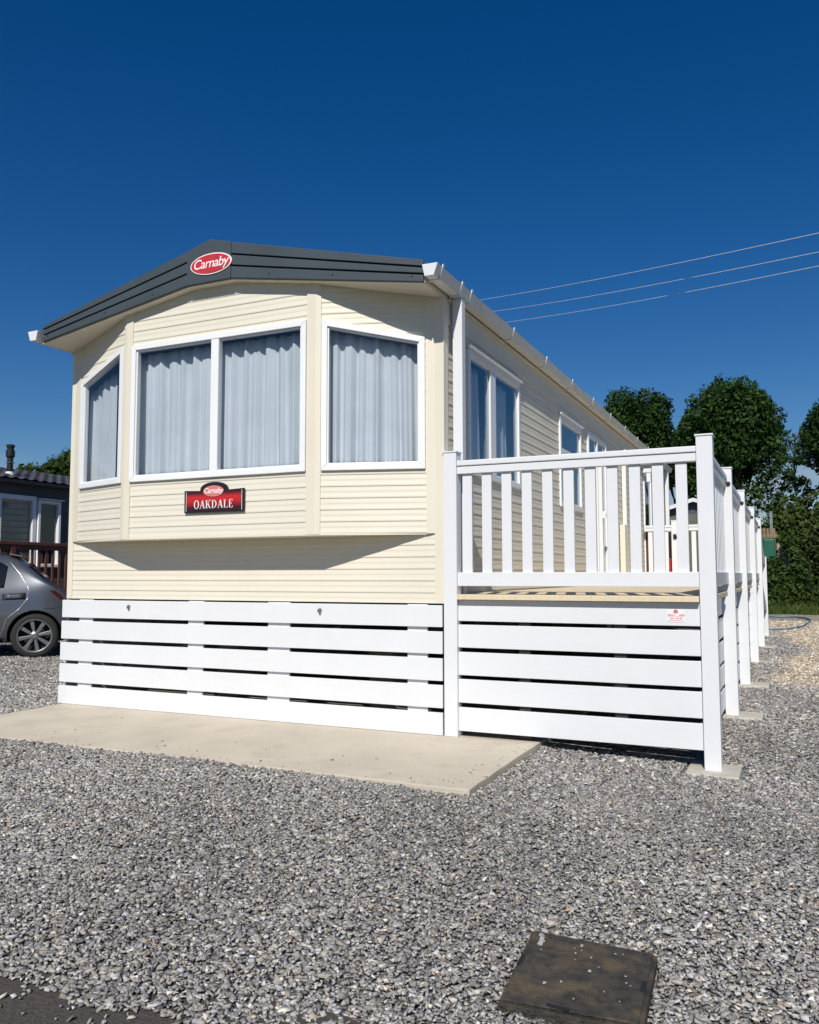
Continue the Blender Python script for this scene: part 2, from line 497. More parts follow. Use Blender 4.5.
def chip_cloud():
    N = 2500000
    x = rng.uniform(-9.5, 6.5, N); y = rng.uniform(-3.85, 17.0, N)
    d = np.hypot(x - CAM[0], y - CAM[1])
    dens = 7600.0 * np.minimum(1, (4.6 / np.maximum(d, 0.1)) ** 1.6)
    area = 16.0 * 20.85
    keep = rng.random(N) < dens * area / N
    # outside of what this side of the park can show
    keep &= ~((x < 1.2) & (y > 6.5)); keep &= ~((x > SLAB[0]) & (x < SLAB[1] + 0.01) & (y > SLAB[2] - 0.004) & (y < 12))
    keep &= ~((x > 0.1) & (x < 1.72) & (y > 0.25))
    for (px, py, pz) in PADS:
        keep &= ~((np.abs(x - px - 0.01) < 0.185) & (np.abs(y - py) < 0.175))
    keep &= ~((x > 1.448 + (-2.74 - y) * 0.089) & (x < 1.868 + (-2.75 - y) * 0.061) & (y > -3.238) & (y < -2.742))
    edge = -3.735 + 0.05 * np.sin(x * 3.1) + 0.03 * np.sin(x * 11.0)
    keep &= (y > edge) | (rng.random(N) < 0.10 * np.exp((y - edge) / 0.06))
    x = x[keep]; y = y[keep]; d = d[keep]; n = len(x)
    # stray stones kicked onto the slab, most of them close to its edges
    ns = 120
    sx_ = rng.uniform(-3.6, 0.66, ns); sy_ = SLAB[2] + rng.exponential(0.16, ns)
    k2 = ns // 3
    sx_[:k2] = SLAB[1] - rng.exponential(0.10, k2); sy_[:k2] = rng.uniform(-1.25, -0.02, k2)
    ok = (sy_ < -0.02) & (sx_ > -3.6); sx_ = sx_[ok]; sy_ = sy_[ok]; ns = len(sx_)
    x = np.concatenate([x, sx_]); y = np.concatenate([y, sy_]); d = np.hypot(x - CAM[0], y - CAM[1]); stray = np.zeros(len(x), bool); stray[n:] = True; n = len(x)
    base = np.array([[-1, -1, -1], [1, -1, -1], [1, 1, -1], [-1, 1, -1], [-1, -1, 1], [1, -1, 1], [1, 1, 1], [-1, 1, 1]], float)
    size = 0.0059 * np.exp(np.clip(rng.normal(0, 0.33, n), -0.8, 0.75)) * np.maximum(1, (d / 4.6)) ** 0.70
    V = np.repeat(base[None], n, 0) * (0.35 + 0.85 * rng.random((n, 8, 3)))
    V *= (size[:, None] * np.stack([1.0 + 0.7 * rng.random(n), 0.65 + 0.4 * rng.random(n), 0.30 + 0.35 * rng.random(n)], -1))[:, None, :]
    # random tilt
    a = rng.random(n) * 2 * np.pi; tx = rng.normal(0, 0.36, n); ty = rng.normal(0, 0.28, n)
    def rot(V, ang, i, j):
        c = np.cos(ang)[:, None]; s = np.sin(ang)[:, None]
        A = V[:, :, i] * c - V[:, :, j] * s; B = V[:, :, i] * s + V[:, :, j] * c
        V = V.copy(); V[:, :, i] = A; V[:, :, j] = B
        return V
    V = rot(V, tx, 1, 2); V = rot(V, ty, 0, 2); V = rot(V, a, 0, 1)
    z = gh(x, y) - 0.006 + rng.random(n) * 0.010
    ed = np.clip((y + 3.70) / 0.3, 0, 1); z = z * ed + (1 - ed) * -0.060
    z[stray] = 0.003; V[stray] *= 0.55
    V += np.stack([x, y, z], -1)[:, None, :]
    F = np.array([[3, 2, 1, 0], [4, 5, 6, 7], [0, 1, 5, 4], [1, 2, 6, 5], [2, 3, 7, 6], [3, 0, 4, 7]])
    faces = (F[None] + (np.arange(n) * 8)[:, None, None]).reshape(-1)
    me = bpy.data.meshes.new('gravel_chips')
    me.vertices.add(n * 8); me.vertices.foreach_set('co', V.reshape(-1).astype(np.float32))
    nf = n * 6
    me.loops.add(nf * 4); me.loops.foreach_set('vertex_index', faces.astype(np.int32))
    me.polygons.add(nf); me.polygons.foreach_set('loop_start', (np.arange(nf) * 4).astype(np.int32)); me.polygons.foreach_set('loop_total', np.full(nf, 4, np.int32))
    tone = 0.285 * np.exp(rng.normal(0, 0.33, n))
    tone *= 1 + 0.10 * np.sin(x * 1.3 + np.sin(y * 1.9)) * np.sin(y * 1.1 + 0.6) + 0.06 * np.sin(x * 4.1 + y * 2.7)
    tint = np.repeat(np.array([[1.0, 0.965, 0.915]]), n, 0)
    u = rng.random(n)
    tint[u < 0.25] = (1.0, 0.985, 0.98); tint[u > 0.80] = (1.10, 1.0, 0.84); tint[u > 0.965] = (1.35, 1.18, 0.96); tone[u > 0.965] *= 1.2
    tint[u > 0.997] = (1.5, 1.05, 0.75)
    w = rng.random(n) < 0.05; tone[w] = rng.uniform(0.36, 0.55, w.sum())
    tr = track_mask(x, y)[:, None]; tint = tint * (1 - tr) + tint * np.array([[1.62, 1.42, 1.16]]) * tr
    col = np.clip(tone[:, None] * tint, 0.02, 0.7)
    rgba = np.concatenate([np.repeat(col, 8, 0), np.ones((n * 8, 1))], 1)
    ca = me.attributes.new('stone', 'FLOAT_COLOR', 'POINT'); ca.data.foreach_set('color', rgba.reshape(-1).astype(np.float32))
    me.update(calc_edges=True)
    m = bpy.data.materials.new('stone_chip'); m.use_nodes = True; nt = m.node_tree; p = nt.nodes['Principled BSDF']
    p.inputs['Roughness'].default_value = 0.9; p.inputs['Specular IOR Level'].default_value = 0.15
    at = nd(nt, 'ShaderNodeAttribute'); at.attribute_name = 'stone'
    geo = nd(nt, 'ShaderNodeNewGeometry'); nz = nd(nt, 'ShaderNodeTexNoise'); nz.inputs['Scale'].default_value = 90
    nt.links.new(geo.outputs['Position'], nz.inputs['Vector'])
    mr = nd(nt, 'ShaderNodeMapRange'); mr.inputs['To Min'].default_value = 0.7; mr.inputs['To Max'].default_value = 1.3
    nt.links.new(nz.outputs['Fac'], mr.inputs['Value'])
    mx = nd(nt, 'ShaderNodeMixRGB'); mx.blend_type = 'MULTIPLY'; mx.inputs['Fac'].default_value = 1
    nt.links.new(at.outputs['Color'], mx.inputs['Color1']); nt.links.new(mr.outputs[0], mx.inputs['Color2']); nt.links.new(mx.outputs[0], p.inputs['Base Color'])
    me.materials.append(m)
    o = bpy.data.objects.new('gravel_chips', me); COL.objects.link(o)
    tag(o, 'loose grey limestone chippings covering the yard', 'gravel', kind='stuff')
    print('chips', n)
chip_cloud()

# ================================================================= CARAVAN
cara = thing('static_caravan', 'cream static caravan with grey gable fascia and bay window above white skirting', 'caravan', (-1.85, 6.0, 0.0))
BL, BR = (-2.77, -0.23), (-0.92, -0.23)      # bay corners in plan
WL, WR = (-3.61, 0.03), (-0.06, 0.03)
ZB = 1.44
LEN = 11.9
def soffit_planes(dz=0.035):
    n1 = Vector((3.46 - 3.18, 0, 1.63)).normalized()      # right slope: falls towards +x
    n1 = Vector((0.28, 0, 1.65)).normalized()
    n2 = Vector((-0.26, 0, 1.60)).normalized()
    return [((0.0, 0, 3.18 + dz), n1), ((-3.66, 0, 3.20 + dz), n2), ((-1.85, 0, 3.46 + dz), Vector((0, 0, 1)))]
# lower front wall
mb = MB(); mb.add(*siding((-3.60, 0.03), (-0.055, 0.03), 0.93, 1.50)); mb.build('front_wall', M['cream'], cara, recalc=False)
# bay facets
def facet(a, b, openings, z0=ZB, z1=3.6, ta=0.0, tb=0.0):
    A = Vector((*a, 0)); B = Vector((*b, 0)); L = (B - A).length; t = (B - A) / L
    q = lambda u: tuple((A + t * u)[:2])
    mb = MB(); u = ta
    for (u0, u1, za, zb) in openings:
        if u0 > u + 1e-4: mb.add(*siding(q(u), q(u0), z0, z1))
        mb.add(*siding(q(u0), q(u1), z0, za)); mb.add(*siding(q(u0), q(u1), zb, z1)); u = u1
    if L - tb > u + 1e-4: mb.add(*siding(q(u), q(L - tb), z0, z1))
    return mb, q, t, L
def strip(a, b, u0, u1, z0, z1, out=0.013, back=0.02):
    A = Vector((*a, 0)); B = Vector((*b, 0)); t = (B - A).normalized(); n = Vector((t.y, -t.x, 0))
    p = [A + t * u0 - n * back, A + t * u1 - n * back, A + t * u1 + n * out, A + t * u0 + n * out]
    return [(v.x, v.y, z0) for v in p], (0, 0, z1 - z0)

SIL, TOPC, TOPS = 1.907, 3.062, 2.885
lenC = BR[0] - BL[0]
# centre: opening from u .068 to 1.772
cu0, cu1 = 0.064, 1.772
mbc, _, _, _ = facet(BL, BR, [(cu0 + 0.01, cu1 - 0.01, SIL + 0.02, TOPC - 0.02)], ta=0.06, tb=0.06)
bay = clip_build(mbc, soffit_planes(), 'bay_panel', M['cream'], cara)
# right facet
LR = math.hypot(WR[0] - BR[0], WR[1] - BR[1])
ru0, ru1 = 0.045, 0.826
mbr, qr, tr_, _ = facet(BR, WR, [(ru0 + 0.01, ru1 - 0.01, SIL + 0.02, 3.55)], ta=0.036, tb=0.06)
rpanel = clip_build(mbr, soffit_planes(), 'bay_panel', M['cream'], cara)
def over_head(q, t, u0, u1, z0, z1, parent):
    mb = MB(); mb.add(*siding(q(u0), q(u1), min(z0, z1) - 0.05, 3.6))
    a = Vector((*q(u0), z0)); d = Vector((t.x * (u1 - u0), t.y * (u1 - u0), z1 - z0)).normalized(); n = Vector((t.y, -t.x, 0)).cross(d)
    if n.z > 0: n = -n
    clip_build(mb, soffit_planes() + [(a, n)], 'head_panel', M['cream'], parent)
over_head(qr, tr_, ru0 + 0.01, ru1 - 0.01, 3.035, 2.868, rpanel)
LLn = math.hypot(WL[0] - BL[0], WL[1] - BL[1])
lu0, lu1 = 0.110, 0.838
mbl, ql, tl_, _ = facet(WL, BL, [(lu0 + 0.01, lu1 - 0.01, SIL + 0.02, 3.55)], ta=0.085, tb=0.036)
lpanel = clip_build(mbl, soffit_planes(), 'bay_panel', M['cream'], cara)
over_head(ql, tl_, lu0 + 0.01, lu1 - 0.01, 2.855, 3.057, lpanel)
# corner posts of the bay, flat cream trims
def corner_trim(a, m, b, ua, ub):
    mb = MB()
    A = Vector((*a, 0)); Mm = Vector((*m, 0)); B = Vector((*b, 0))
    t1 = (Mm - A).normalized(); n1 = Vector((t1.y, -t1.x, 0)); t2 = (B - Mm).normalized(); n2 = Vector((t2.y, -t2.x, 0))
    nm = (n1 + n2).normalized(); k = 0.014 / nm.dot(n1)
    p = [Mm - t1 * ua - n1 * 0.02, Mm - t1 * ua + n1 * 0.014, Mm + nm * k, Mm + t2 * ub + n2 * 0.014, Mm + t2 * ub - n2 * 0.02]
    mb.prism([(v.x, v.y, ZB - 0.004) for v in p], None, (0, 0, 2.1))
    return clip_build(mb, soffit_planes(), 'bay_corner_trim', M['cream_trim'], cara)
corner_trim(WL, BL, BR, 0.036, 0.066)
corner_trim(BL, BR, WR, 0.074, 0.040)
mb = MB(); mb.prism(strip(BR, WR, LR - 0.066, LR + 0.01, ZB - 0.004, 3.6)[0], None, (0, 0, 2.16))
clip_build(mb, soffit_planes(), 'bay_edge_trim', M['cream_trim'], cara)
mb = MB(); mb.prism(strip(WL, BL, -0.01, 0.09, ZB - 0.004, 3.6)[0], None, (0, 0, 2.16))
clip_build(mb, soffit_planes(), 'bay_edge_trim', M['cream_trim'], cara)
# underside of the bay
MB().prism([(WL[0], 0.032, ZB - 0.012), (BL[0], BL[1] - 0.012, ZB - 0.012), (BR[0], BR[1] - 0.012, ZB - 0.012), (WR[0], 0.032, ZB - 0.012)], None, (0, 0, 0.012)).build('bay_base', M['cream_trim'], cara)
# corner posts of the front wall
mb = MB(); mb.prism([(-0.062, 0.018, 0.93), (0.014, 0.018, 0.93), (0.014, 0.10, 0.93), (0.0, 0.10, 0.93), (-0.062, 0.06, 0.93)], None, (0, 0, 2.6))
clip_build(mb, soffit_planes(), 'corner_trim', M['cream_trim'], cara)
mb = MB(); mb.prism([(-3.598, 0.018, 0.93), (-3.659, 0.018, 0.93), (-3.659, 0.10, 0.93), (-3.646, 0.10, 0.93), (-3.598, 0.06, 0.93)], None, (0, 0, 2.6))
clip_build(mb, soffit_planes(), 'corner_trim', M['cream_trim'], cara)

# bay windows
cw = window(cara, BL, (1, 0), [(cu0, SIL), (cu1, SIL), (cu1, TOPC), (cu0, TOPC)], mull=[(0.888, 0.962)], label='wide two pane centre bay window',
            curtain=[(cu0 - 0.03, 0.93, SIL + 0.02, 0.020, 1.3), (0.895, cu1 - 0.01, SIL + 0.02, 0.019, 2.1)])
TR = (WR[0] - BR[0], WR[1] - BR[1]); TL = (BL[0] - WL[0], BL[1] - WL[1])
window(cara, BR, TR, [(ru0, SIL), (ru1, SIL), (ru1, 2.885), (ru0, 3.052)], label='right bay window with sloping head',
       curtain=[(ru0 + 0.0, ru1 - 0.075, SIL + 0.02, 0.019, 3.7)])
window(cara, WL, TL, [(lu0, SIL), (lu1, SIL), (lu1, 3.075), (lu0, 2.872)], label='left bay window with sloping head',
       curtain=[(lu0 - 0.01, lu0 + 0.40, SIL + 0.02, 0.022, 4.4)])

# fascia -------------------------------------------------------
FY0, FY1 = -0.335, -0.312
def fline(xr, zr, xa, za):          # z at x along a line
    return lambda x: zr + (za - zr) * (x - xr) / (xa - xr)
XA, XR, XL = -1.84, 0.006, -3.667
top = lambda x: 3.800 - (x - XA) * (3.800 - 3.335) / (XR - XA) if x > XA else 3.800 - (XA - x) * (3.800 - 3.330) / (XA - XL)
rg1, rg2, rbt = fline(XR, 3.285, -1.63, 3.650), fline(XR, 3.232, -1.63, 3.555), fline(0.0, 3.180, -1.64, 3.460)
lg1, lg2, lbt = fline(-3.70, 3.288, -2.075, 3.650), fline(-3.70, 3.236, -2.075, 3.553), fline(-3.66, 3.190, -2.07, 3.460)
def fstrip(x0, x1, lo, hi, dlo=0.008, dhi=0.008):
    return [(x0, FY0, lo(x0) + dlo), (x1, FY0, lo(x1) + dlo), (x1, FY0, hi(x1) - dhi), (x0, FY0, hi(x0) - dhi)]
dy = (0, FY1 - FY0, 0)
for (x0, x1, bt, a, b) in ((-1.638, XR, rbt, rg2, rg1), (XL, -2.072, lbt, lg2, lg1)):
    MB().prism(fstrip(x0, x1, bt, a, 0, 0.006), None, dy).build('fascia_strip', M['slate'], cara, bevel=0.003)
    MB().prism(fstrip(x0, x1, a, b), None, dy).build('fascia_strip', M['slate'], cara, bevel=0.003)
    MB().prism(fstrip(x0, x1, b, top, 0.006, 0), None, dy).build('fascia_strip', M['slate'], cara, bevel=0.003)
# dark board behind the grooves
pb = [(XL + 0.01, -0.311, 3.20), (-2.07, -0.311, 3.468), (-1.64, -0.311, 3.468), (XR - 0.01, -0.311, 3.19), (XR - 0.01, -0.311, 3.33), (XA, -0.311, 3.79), (XL + 0.01, -0.311, 3.325)]
MB().prism(pb, None, (0, 0.02, 0)).build('fascia_backing', M['slate_dark'], cara)
cb = [(-2.068, FY0 - 0.004, 3.458), (-1.642, FY0 - 0.004, 3.458), (-1.642, FY0 - 0.004, top(-1.642)), (XA, FY0 - 0.004, 3.802), (-2.068, FY0 - 0.004, top(-2.068))]
block = MB().prism(cb, None, (0, 0.027, 0)).build('fascia_block', M['slate'], cara, bevel=0.003)
# small fixing holes in the fascia
for x, f in ((-1.28, rbt), (-0.72, rbt), (-0.08, rbt), (-2.42, lbt), (-2.93, lbt), (-3.6, lbt)):
    MB().lathe((x, FY0 - 0.002, f(x) + 0.035), [(0.007, 0), (0.007, 0.004)], 'y', 10).build('fixing', M['slate_dark'], cara)
# badge
def ellipse(cx, cz, a, b, rot, y, n=48):
    out = []
    for i in range(n):
        t = 2 * math.pi * i / n
        u, w = a * math.cos(t), b * math.sin(t)
        out.append((cx + u * math.cos(rot) - w * math.sin(rot), y, cz + u * math.sin(rot) + w * math.cos(rot)))
    return out
BC = (-1.825, 3.597); brot = 0.0
badge = MB().prism(ellipse(*BC, 0.202, 0.086, brot, FY0 - 0.012), None, (0, 0.009, 0)).build('badge', M['badge_white'], cara, bevel=0.002)
MB().prism(ellipse(*BC, 0.190, 0.076, brot, FY0 - 0.0165), None, (0, 0.005, 0)).build('badge_face', M['badge_red'], badge, bevel=0.002)
text_mesh('lettering', 'Carnaby', 0.108, M['badge_white'], badge, (BC[0], FY0 - 0.0175, BC[1] + 0.002), 0, 0.22, 0.0006, 0.92, 0.0008)

# roof
rp_ = [(XR + 0.015, -0.308, 3.325), (XA, -0.308, 3.792), (XL - 0.015, -0.308, 3.320), (XL - 0.015, -0.308, 3.285), (XA, -0.308, 3.750), (XR + 0.015, -0.308, 3.290)]
rp_ = [(p[0], -0.290, p[2]) for p in rp_]
MB().prism(rp_, None, (0, LEN + 0.40, 0)).build('roof', M['roof'], cara)
# front soffit (follows the lower edge of the fascia)
sp = [(0.002, -0.310, 3.176), (-1.64, -0.310, 3.452), (-2.07, -0.310, 3.452), (-3.668, -0.310, 3.180), (-3.668, -0.310, 3.192), (-2.07, -0.310, 3.466), (-1.64, -0.310, 3.466), (0.002, -0.310, 3.190)]
MB().prism(sp, None, (0, 0.42, 0)).build('soffit', M['cream_trim'], cara)
# side soffits, boards
for (xa, xb) in ((0.0125, 0.030), (-3.69, -3.672)):
    box('soffit', M['cream_trim'], cara, xa, xb, 0.11, LEN + 0.1, 3.178, 3.19)
box('eaves_board', M['cream_trim'], cara, 0.0035, 0.012, -0.309, LEN + 0.1, 3.180, 3.300)
box('eaves_board', M['cream_trim'], cara, -3.680, -3.6695, -0.309, LEN + 0.1, 3.180, 3.300)
# gutters
def gutter(x, s, y0, y1):
    prof = [(0.0, 3.285), (0.020, 3.203), (0.088, 3.203), (0.116, 3.282), (0.110, 3.282), (0.084, 3.209), (0.025, 3.209), (0.006, 3.285)]
    gt = MB().prism([(x + s * a, y0, z) for a, z in prof], None, (0, y1 - y0, 0)).build('gutter', M['gutter'], cara)
    cap = [(0.0, 3.287), (0.019, 3.201), (0.089, 3.201), (0.118, 3.285)]
    MB().prism([(x + s * a, y0 - 0.006, z) for a, z in cap], None, (0, 0.03, 0)).build('end_cap', M['white'], gt, bevel=0.002)
    MB().prism([(x + s * a, y1 - 0.02, z) for a, z in cap], None, (0, 0.026, 0)).build('end_cap', M['white'], gt, bevel=0.002)
    br = [(0.0, 3.296), (0.014, 3.196), (0.094, 3.196), (0.126, 3.302), (0.1175, 3.302), (0.0885, 3.2025), (0.0195, 3.2025), (0.004, 3.296)]
    for yb in [-0.28, 0.10, 0.30] + [1.37 + 1.075 * i for i in range(10)]:
        if yb < y1 - 0.05:
            MB().prism([(x + s * a, yb, z) for a, z in br], None, (0, 0.03, 0)).build('bracket', M['white'], gt)
    return gt
gutter(0.0125, 1, -0.365, LEN + 0.15)
gutter(-3.681, -1, -0.365, LEN + 0.15)
# downpipe at the near corner
mb = MB(); mb.box(0.030, 0.106, 0.155, 0.225, 0.96, 3.203)
mb.build('downpipe', M['white'], cara, bevel=0.004)
mb = MB(); mb.box(0.03, 0.10, 11.6, 11.67, 0.2, 3.203); mb.build('downpipe', M['white'], cara, bevel=0.004)

# side wall with openings
SY0, SY1 = 0.095, LEN
ops = [(0.52, 1.89, 1.923, 2.918), (3.37, 4.40, 1.878, 2.889), (4.75, 5.87, 0.99, 2.93), (9.07, 9.88, 0.99, 2.90)]
mb = MB(); y = SY0
for (a, b, za, zb) in ops:
    mb.add(*siding((0, y), (0, a + 0.015), 0.93, 3.0)); 
    if za > 1.1: mb.add(*siding((0, a + 0.015), (0, b - 0.015), 0.93, za + 0.015))
    mb.add(*siding((0, a + 0.015), (0, b - 0.015), zb - 0.015, 3.0)); y = b - 0.015
mb.add(*siding((0, y), (0, SY1), 0.93, 3.0))
mb.build('side_wall', M['cream'], cara, recalc=False)
box('frieze_board', M['cream_trim'], cara, -0.02, 0.012, SY0 + 0.006, SY1, 3.001, 3.177)
mb = MB(); mb.add(*siding((-3.646, SY1), (-3.646, SY0), 0.93, 3.178)); mb.build('side_wall', M['cream'], cara, recalc=False)
mb = MB(); mb.add(*siding((0, SY1), (-3.646, SY1), 0.93, 3.6)); 
clip_build(mb, [((0, 0, 3.29), Vector((0.465, 0, 1.895)).normalized()), ((-3.66, 0, 3.29), Vector((-0.47, 0, 1.865)).normalized())], 'rear_wall', M['cream'], cara)
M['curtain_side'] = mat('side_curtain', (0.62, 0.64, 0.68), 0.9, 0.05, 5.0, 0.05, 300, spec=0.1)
window(cara, (0, 0), (0, 1), [(0.52, 1.923), (1.89, 1.923), (1.89, 2.918), (0.52, 2.918)], mull=[(1.05, 1.19)], fw=0.05, out=0.022,
       curtain=[(0.62, 1.04, 1.95, 0.02, 5.5, M['curtain_side']), (1.20, 1.82, 1.95, 0.02, 6.6, M['curtain_side'])], label='two pane side window nearest the front')
window(cara, (0, 0), (0, 1), [(3.37, 1.878), (4.40, 1.878), (4.40, 2.889), (3.37, 2.889)], transoms=[(3.42, 4.35, 2.46, 2.53)], fw=0.06, out=0.022, label='side window with opening top light')
box('window_head', M['white_frame'], cara, 0.013, 0.045, 0.50, 1.91, 2.921, 2.941, 0.004)
box('window_head', M['white_frame'], cara, 0.013, 0.045, 3.35, 4.42, 2.892, 2.912, 0.004)
d1 = window(cara, (0, 0), (0, 1), [(4.75, 0.998), (5.87, 0.998), (5.87, 2.93), (4.75, 2.93)], mull=[(5.28, 5.34)], fw=0.06, out=0.025, name='glazed_door', label='white glazed double door')
# one leaf stands a little proud, with its handle
box('door_stile', M['white_frame'], d1, 0.026, 0.075, 5.27, 5.33, 1.01, 2.70, 0.004)
mb = MB(); mb.box(0.076, 0.120, 5.285, 5.31, 1.86, 1.95); mb.box(0.105, 0.125, 5.285, 5.38, 1.89, 1.915); mb.build('handle', M['white_frame'], d1, 0.003)
M['redbrown'] = mat('red_brown_panel', (0.17, 0.045, 0.032), 0.5, 0.15, 8)
d2 = window(cara, (0, 0), (0, 1), [(9.07, 0.998), (9.88, 0.998), (9.88, 2.90), (9.07, 2.90)], transoms=[(9.12, 9.83, 1.86, 1.94)], fw=0.06, out=0.025, name='glazed_door', label='rear side door with red brown lower panel')
box('door_panel', M['redbrown'], d2, 0.006, 0.022, 9.135, 9.815, 1.06, 1.858)
# canopy lamp over the second door and pipe between the doors
lm = MB().box(0.013, 0.16, 8.93, 9.01, 2.86, 2.93); lm.box(0.08, 0.15, 8.94, 9.0, 2.70, 2.859); lm.build('outside_lamp', M['white'], cara, 0.006)
box('downpipe', M['gutter'], cara, 0.014, 0.075, 7.02, 7.09, 0.95, 3.0, 0.004)
mb = MB().box(0.014, 0.09, 6.78, 6.93, 1.02, 1.86); mb.build('meter_cupboard', M['cream_trim'], cara, 0.006)

# floor, chassis, inner lining
box('floor', M['chassis'], cara, -3.64, -0.02, 0.05, LEN - 0.03, 0.90, 0.929)
MB().prism([(-3.56, 0.06, 0.935), (-2.75, -0.19, 0.935), (-0.94, -0.19, 0.935), (-0.08, 0.06, 0.935)], None, (0, 0, 0.012))
mb = MB()
for xx in (-2.6, -1.0): mb.box(xx, xx + 0.12, 0.3, LEN - 0.3, 0.62, 0.90)
for yy in (0.5, 2.5, 4.5, 6.5, 8.5, 10.5): mb.box(-3.4, -0.3, yy, yy + 0.08, 0.72, 0.86)
mb.build('chassis', M['chassis'], cara)
for xx in (-2.54, -0.94):
    for yy in (0.9, 3.9, 6.9, 9.9):
        box('support_block', M['pad'], cara, xx - 0.11, xx + 0.11, yy, yy + 0.44, 0.0, 0.62)
# room lining: back partition and ceiling make the rooms dark behind the glass
box('partition', M['interior'], cara, -3.62, -0.04, 2.85, 2.9, 0.93, 3.17)
box('partition', M['interior'], cara, -3.62, -0.04, 7.6, 7.65, 0.93, 3.17)
box('partition', M['interior'], cara, -1.6, -1.55, 2.91, 7.59, 0.93, 3.17)
box('ceiling_lining', M['interior'], cara, -3.63, -0.03, 0.12, LEN - 0.05, 3.172, 3.19)
box('seat', M['interior'], cara, -3.3, -0.35, 0.15, 0.75, 0.93, 1.38)

# name plate below the window
SX0, SX1, SZ0, SZ1 = -2.120, -1.540, 1.630, 1.808
def sign_outline(x0, x1, z0, z1, zarch, cx, ra, y):
    pts = [(x0, y, z0), (x1, y, z0), (x1, y, z1)]
    n = 14
    for i in range(n + 1):
        t = i / n
        a = math.pi * t
        pts.append((cx + ra * math.cos(a), y, z1 - 0.006 + (zarch - z1 + 0.006) * math.sin(a) ** 0.8))
    pts.append((x0, y, z1))
    return pts
cxs = (SX0 + SX1) / 2
plate = MB().prism(sign_outline(SX0, SX1, SZ0, SZ1, 1.868, cxs, 0.135, -0.256), None, (0, 0.012, 0)).build('nameplate', M['sign_black'], cara, bevel=0.002)
# origin-of-caravan is (−1.85, 6, 0): z stays in metres, as the printed gradient expects
MB().prism([(SX0 + 0.026, -0.2585, SZ0 + 0.008), (SX1 - 0.026, -0.2585, SZ0 + 0.008), (SX1 - 0.026, -0.2585, SZ1 - 0.010), (SX0 + 0.026, -0.2585, SZ1 - 0.010)], None, (0, 0.002, 0)).build('printed_face', M['sign'], plate)
for xx in (SX0 + 0.019, SX1 - 0.0225):
    box('edge_line', M['badge_white'], plate, xx, xx + 0.0035, -0.2590, -0.2565, SZ0 + 0.010, SZ1 - 0.012)
MB().prism(ellipse(cxs, 1.795, 0.098, 0.044, 0, -0.2635), None, (0, 0.004, 0)).build('small_oval', mat('small_oval_pink', (0.62, 0.20, 0.18), 0.35), plate)
text_mesh('small_lettering', 'Carnaby', 0.058, M['badge_white'], plate, (cxs, -0.2642, 1.797), 0, 0.2, 0.0006, 0.92, 0.0006)

def serif_word(word, x, z, h, adv, y, parent, mtl):
    """roman capitals built from thick and thin strokes with slab serifs, facing -y"""
    TK, TN, SF = 0.15, 0.065, 0.05
    mb = MB()
    def quad(pts): mb.prism([(x + px * h, y, z + pz * h) for px, pz in pts], None, (0, 0.0012, 0))
    def stroke(a, b, w):
        (ax, az), (bx, bz) = a, b
        quad([(ax - w / 2, az), (ax + w / 2, az), (bx + w / 2, bz), (bx - w / 2, bz)])
    def serif(cx, cz, w): quad([(cx - w / 2, cz), (cx + w / 2, cz), (cx + w / 2, cz + SF), (cx - w / 2, cz + SF)])
    def bowl(cx, cz, rx, rz, a0, a1, tk, n=18):
        for k in range(n):
            t0 = a0 + (a1 - a0) * k / n; t1 = a0 + (a1 - a0) * (k + 1) / n
            def ring(t):
                w = TN + (tk - TN) * abs(math.cos(t))
                return (cx + rx * math.cos(t), cz + rz * math.sin(t)), (cx + (rx - w) * math.cos(t), cz + (rz - TN) * math.sin(t))
            (p, q), (p2, q2) = ring(t0), ring(t1)
            quad([q, p, p2, q2])
    for ch in word:
        if ch == 'O': bowl(0.40, 0.5, 0.38, 0.52, 0, 2 * math.pi, TK, 28); wdt = 0.80
        elif ch == 'A':
            stroke((0.10, 0), (0.38, 1), TN); stroke((0.66, 0), (0.38, 1), TK); quad([(0.20, 0.30), (0.55, 0.30), (0.55, 0.36), (0.20, 0.36)])
            serif(0.10, 0, 0.24); serif(0.66, 0, 0.30); wdt = 0.78
        elif ch == 'K':
            stroke((0.16, 0), (0.16, 1), TK); stroke((0.26, 0.45), (0.62, 0.97), TN); stroke((0.66, 0), (0.36, 0.58), TK)
            serif(0.16, 0, 0.32); serif(0.16, 0.95, 0.32); serif(0.62, 0.95, 0.28); serif(0.68, 0, 0.28); wdt = 0.80
        elif ch == 'D':
            stroke((0.16, 0), (0.16, 1), TK); bowl(0.22, 0.5, 0.52, 0.50, -math.pi / 2, math.pi / 2, TK, 18); serif(0.18, 0, 0.30); serif(0.18, 0.95, 0.30); wdt = 0.80
        elif ch == 'L':
            stroke((0.16, 0), (0.16, 1), TK); serif(0.16, 0.95, 0.32); quad([(0.04, 0), (0.60, 0), (0.60, SF), (0.04, SF)]); stroke((0.58, 0), (0.58, 0.25), 0.05); wdt = 0.64
        elif ch == 'E':
            stroke((0.16, 0), (0.16, 1), TK); quad([(0.04, 0), (0.60, 0), (0.60, SF), (0.04, SF)]); quad([(0.04, 0.95), (0.56, 0.95), (0.56, 1), (0.04, 1)]); quad([(0.2, 0.48), (0.44, 0.48), (0.44, 0.53), (0.2, 0.53)])
            stroke((0.58, 0), (0.58, 0.24), 0.05); stroke((0.54, 0.80), (0.54, 1), 0.05); stroke((0.43, 0.40), (0.43, 0.61), 0.04); wdt = 0.66
        x += (wdt + adv) * h
    return mb.build('lettering', mtl, parent)
serif_word('OAKDALE', cxs - 0.192, 1.660, 0.066, 0.085, -0.2600, plate, M['badge_white'])

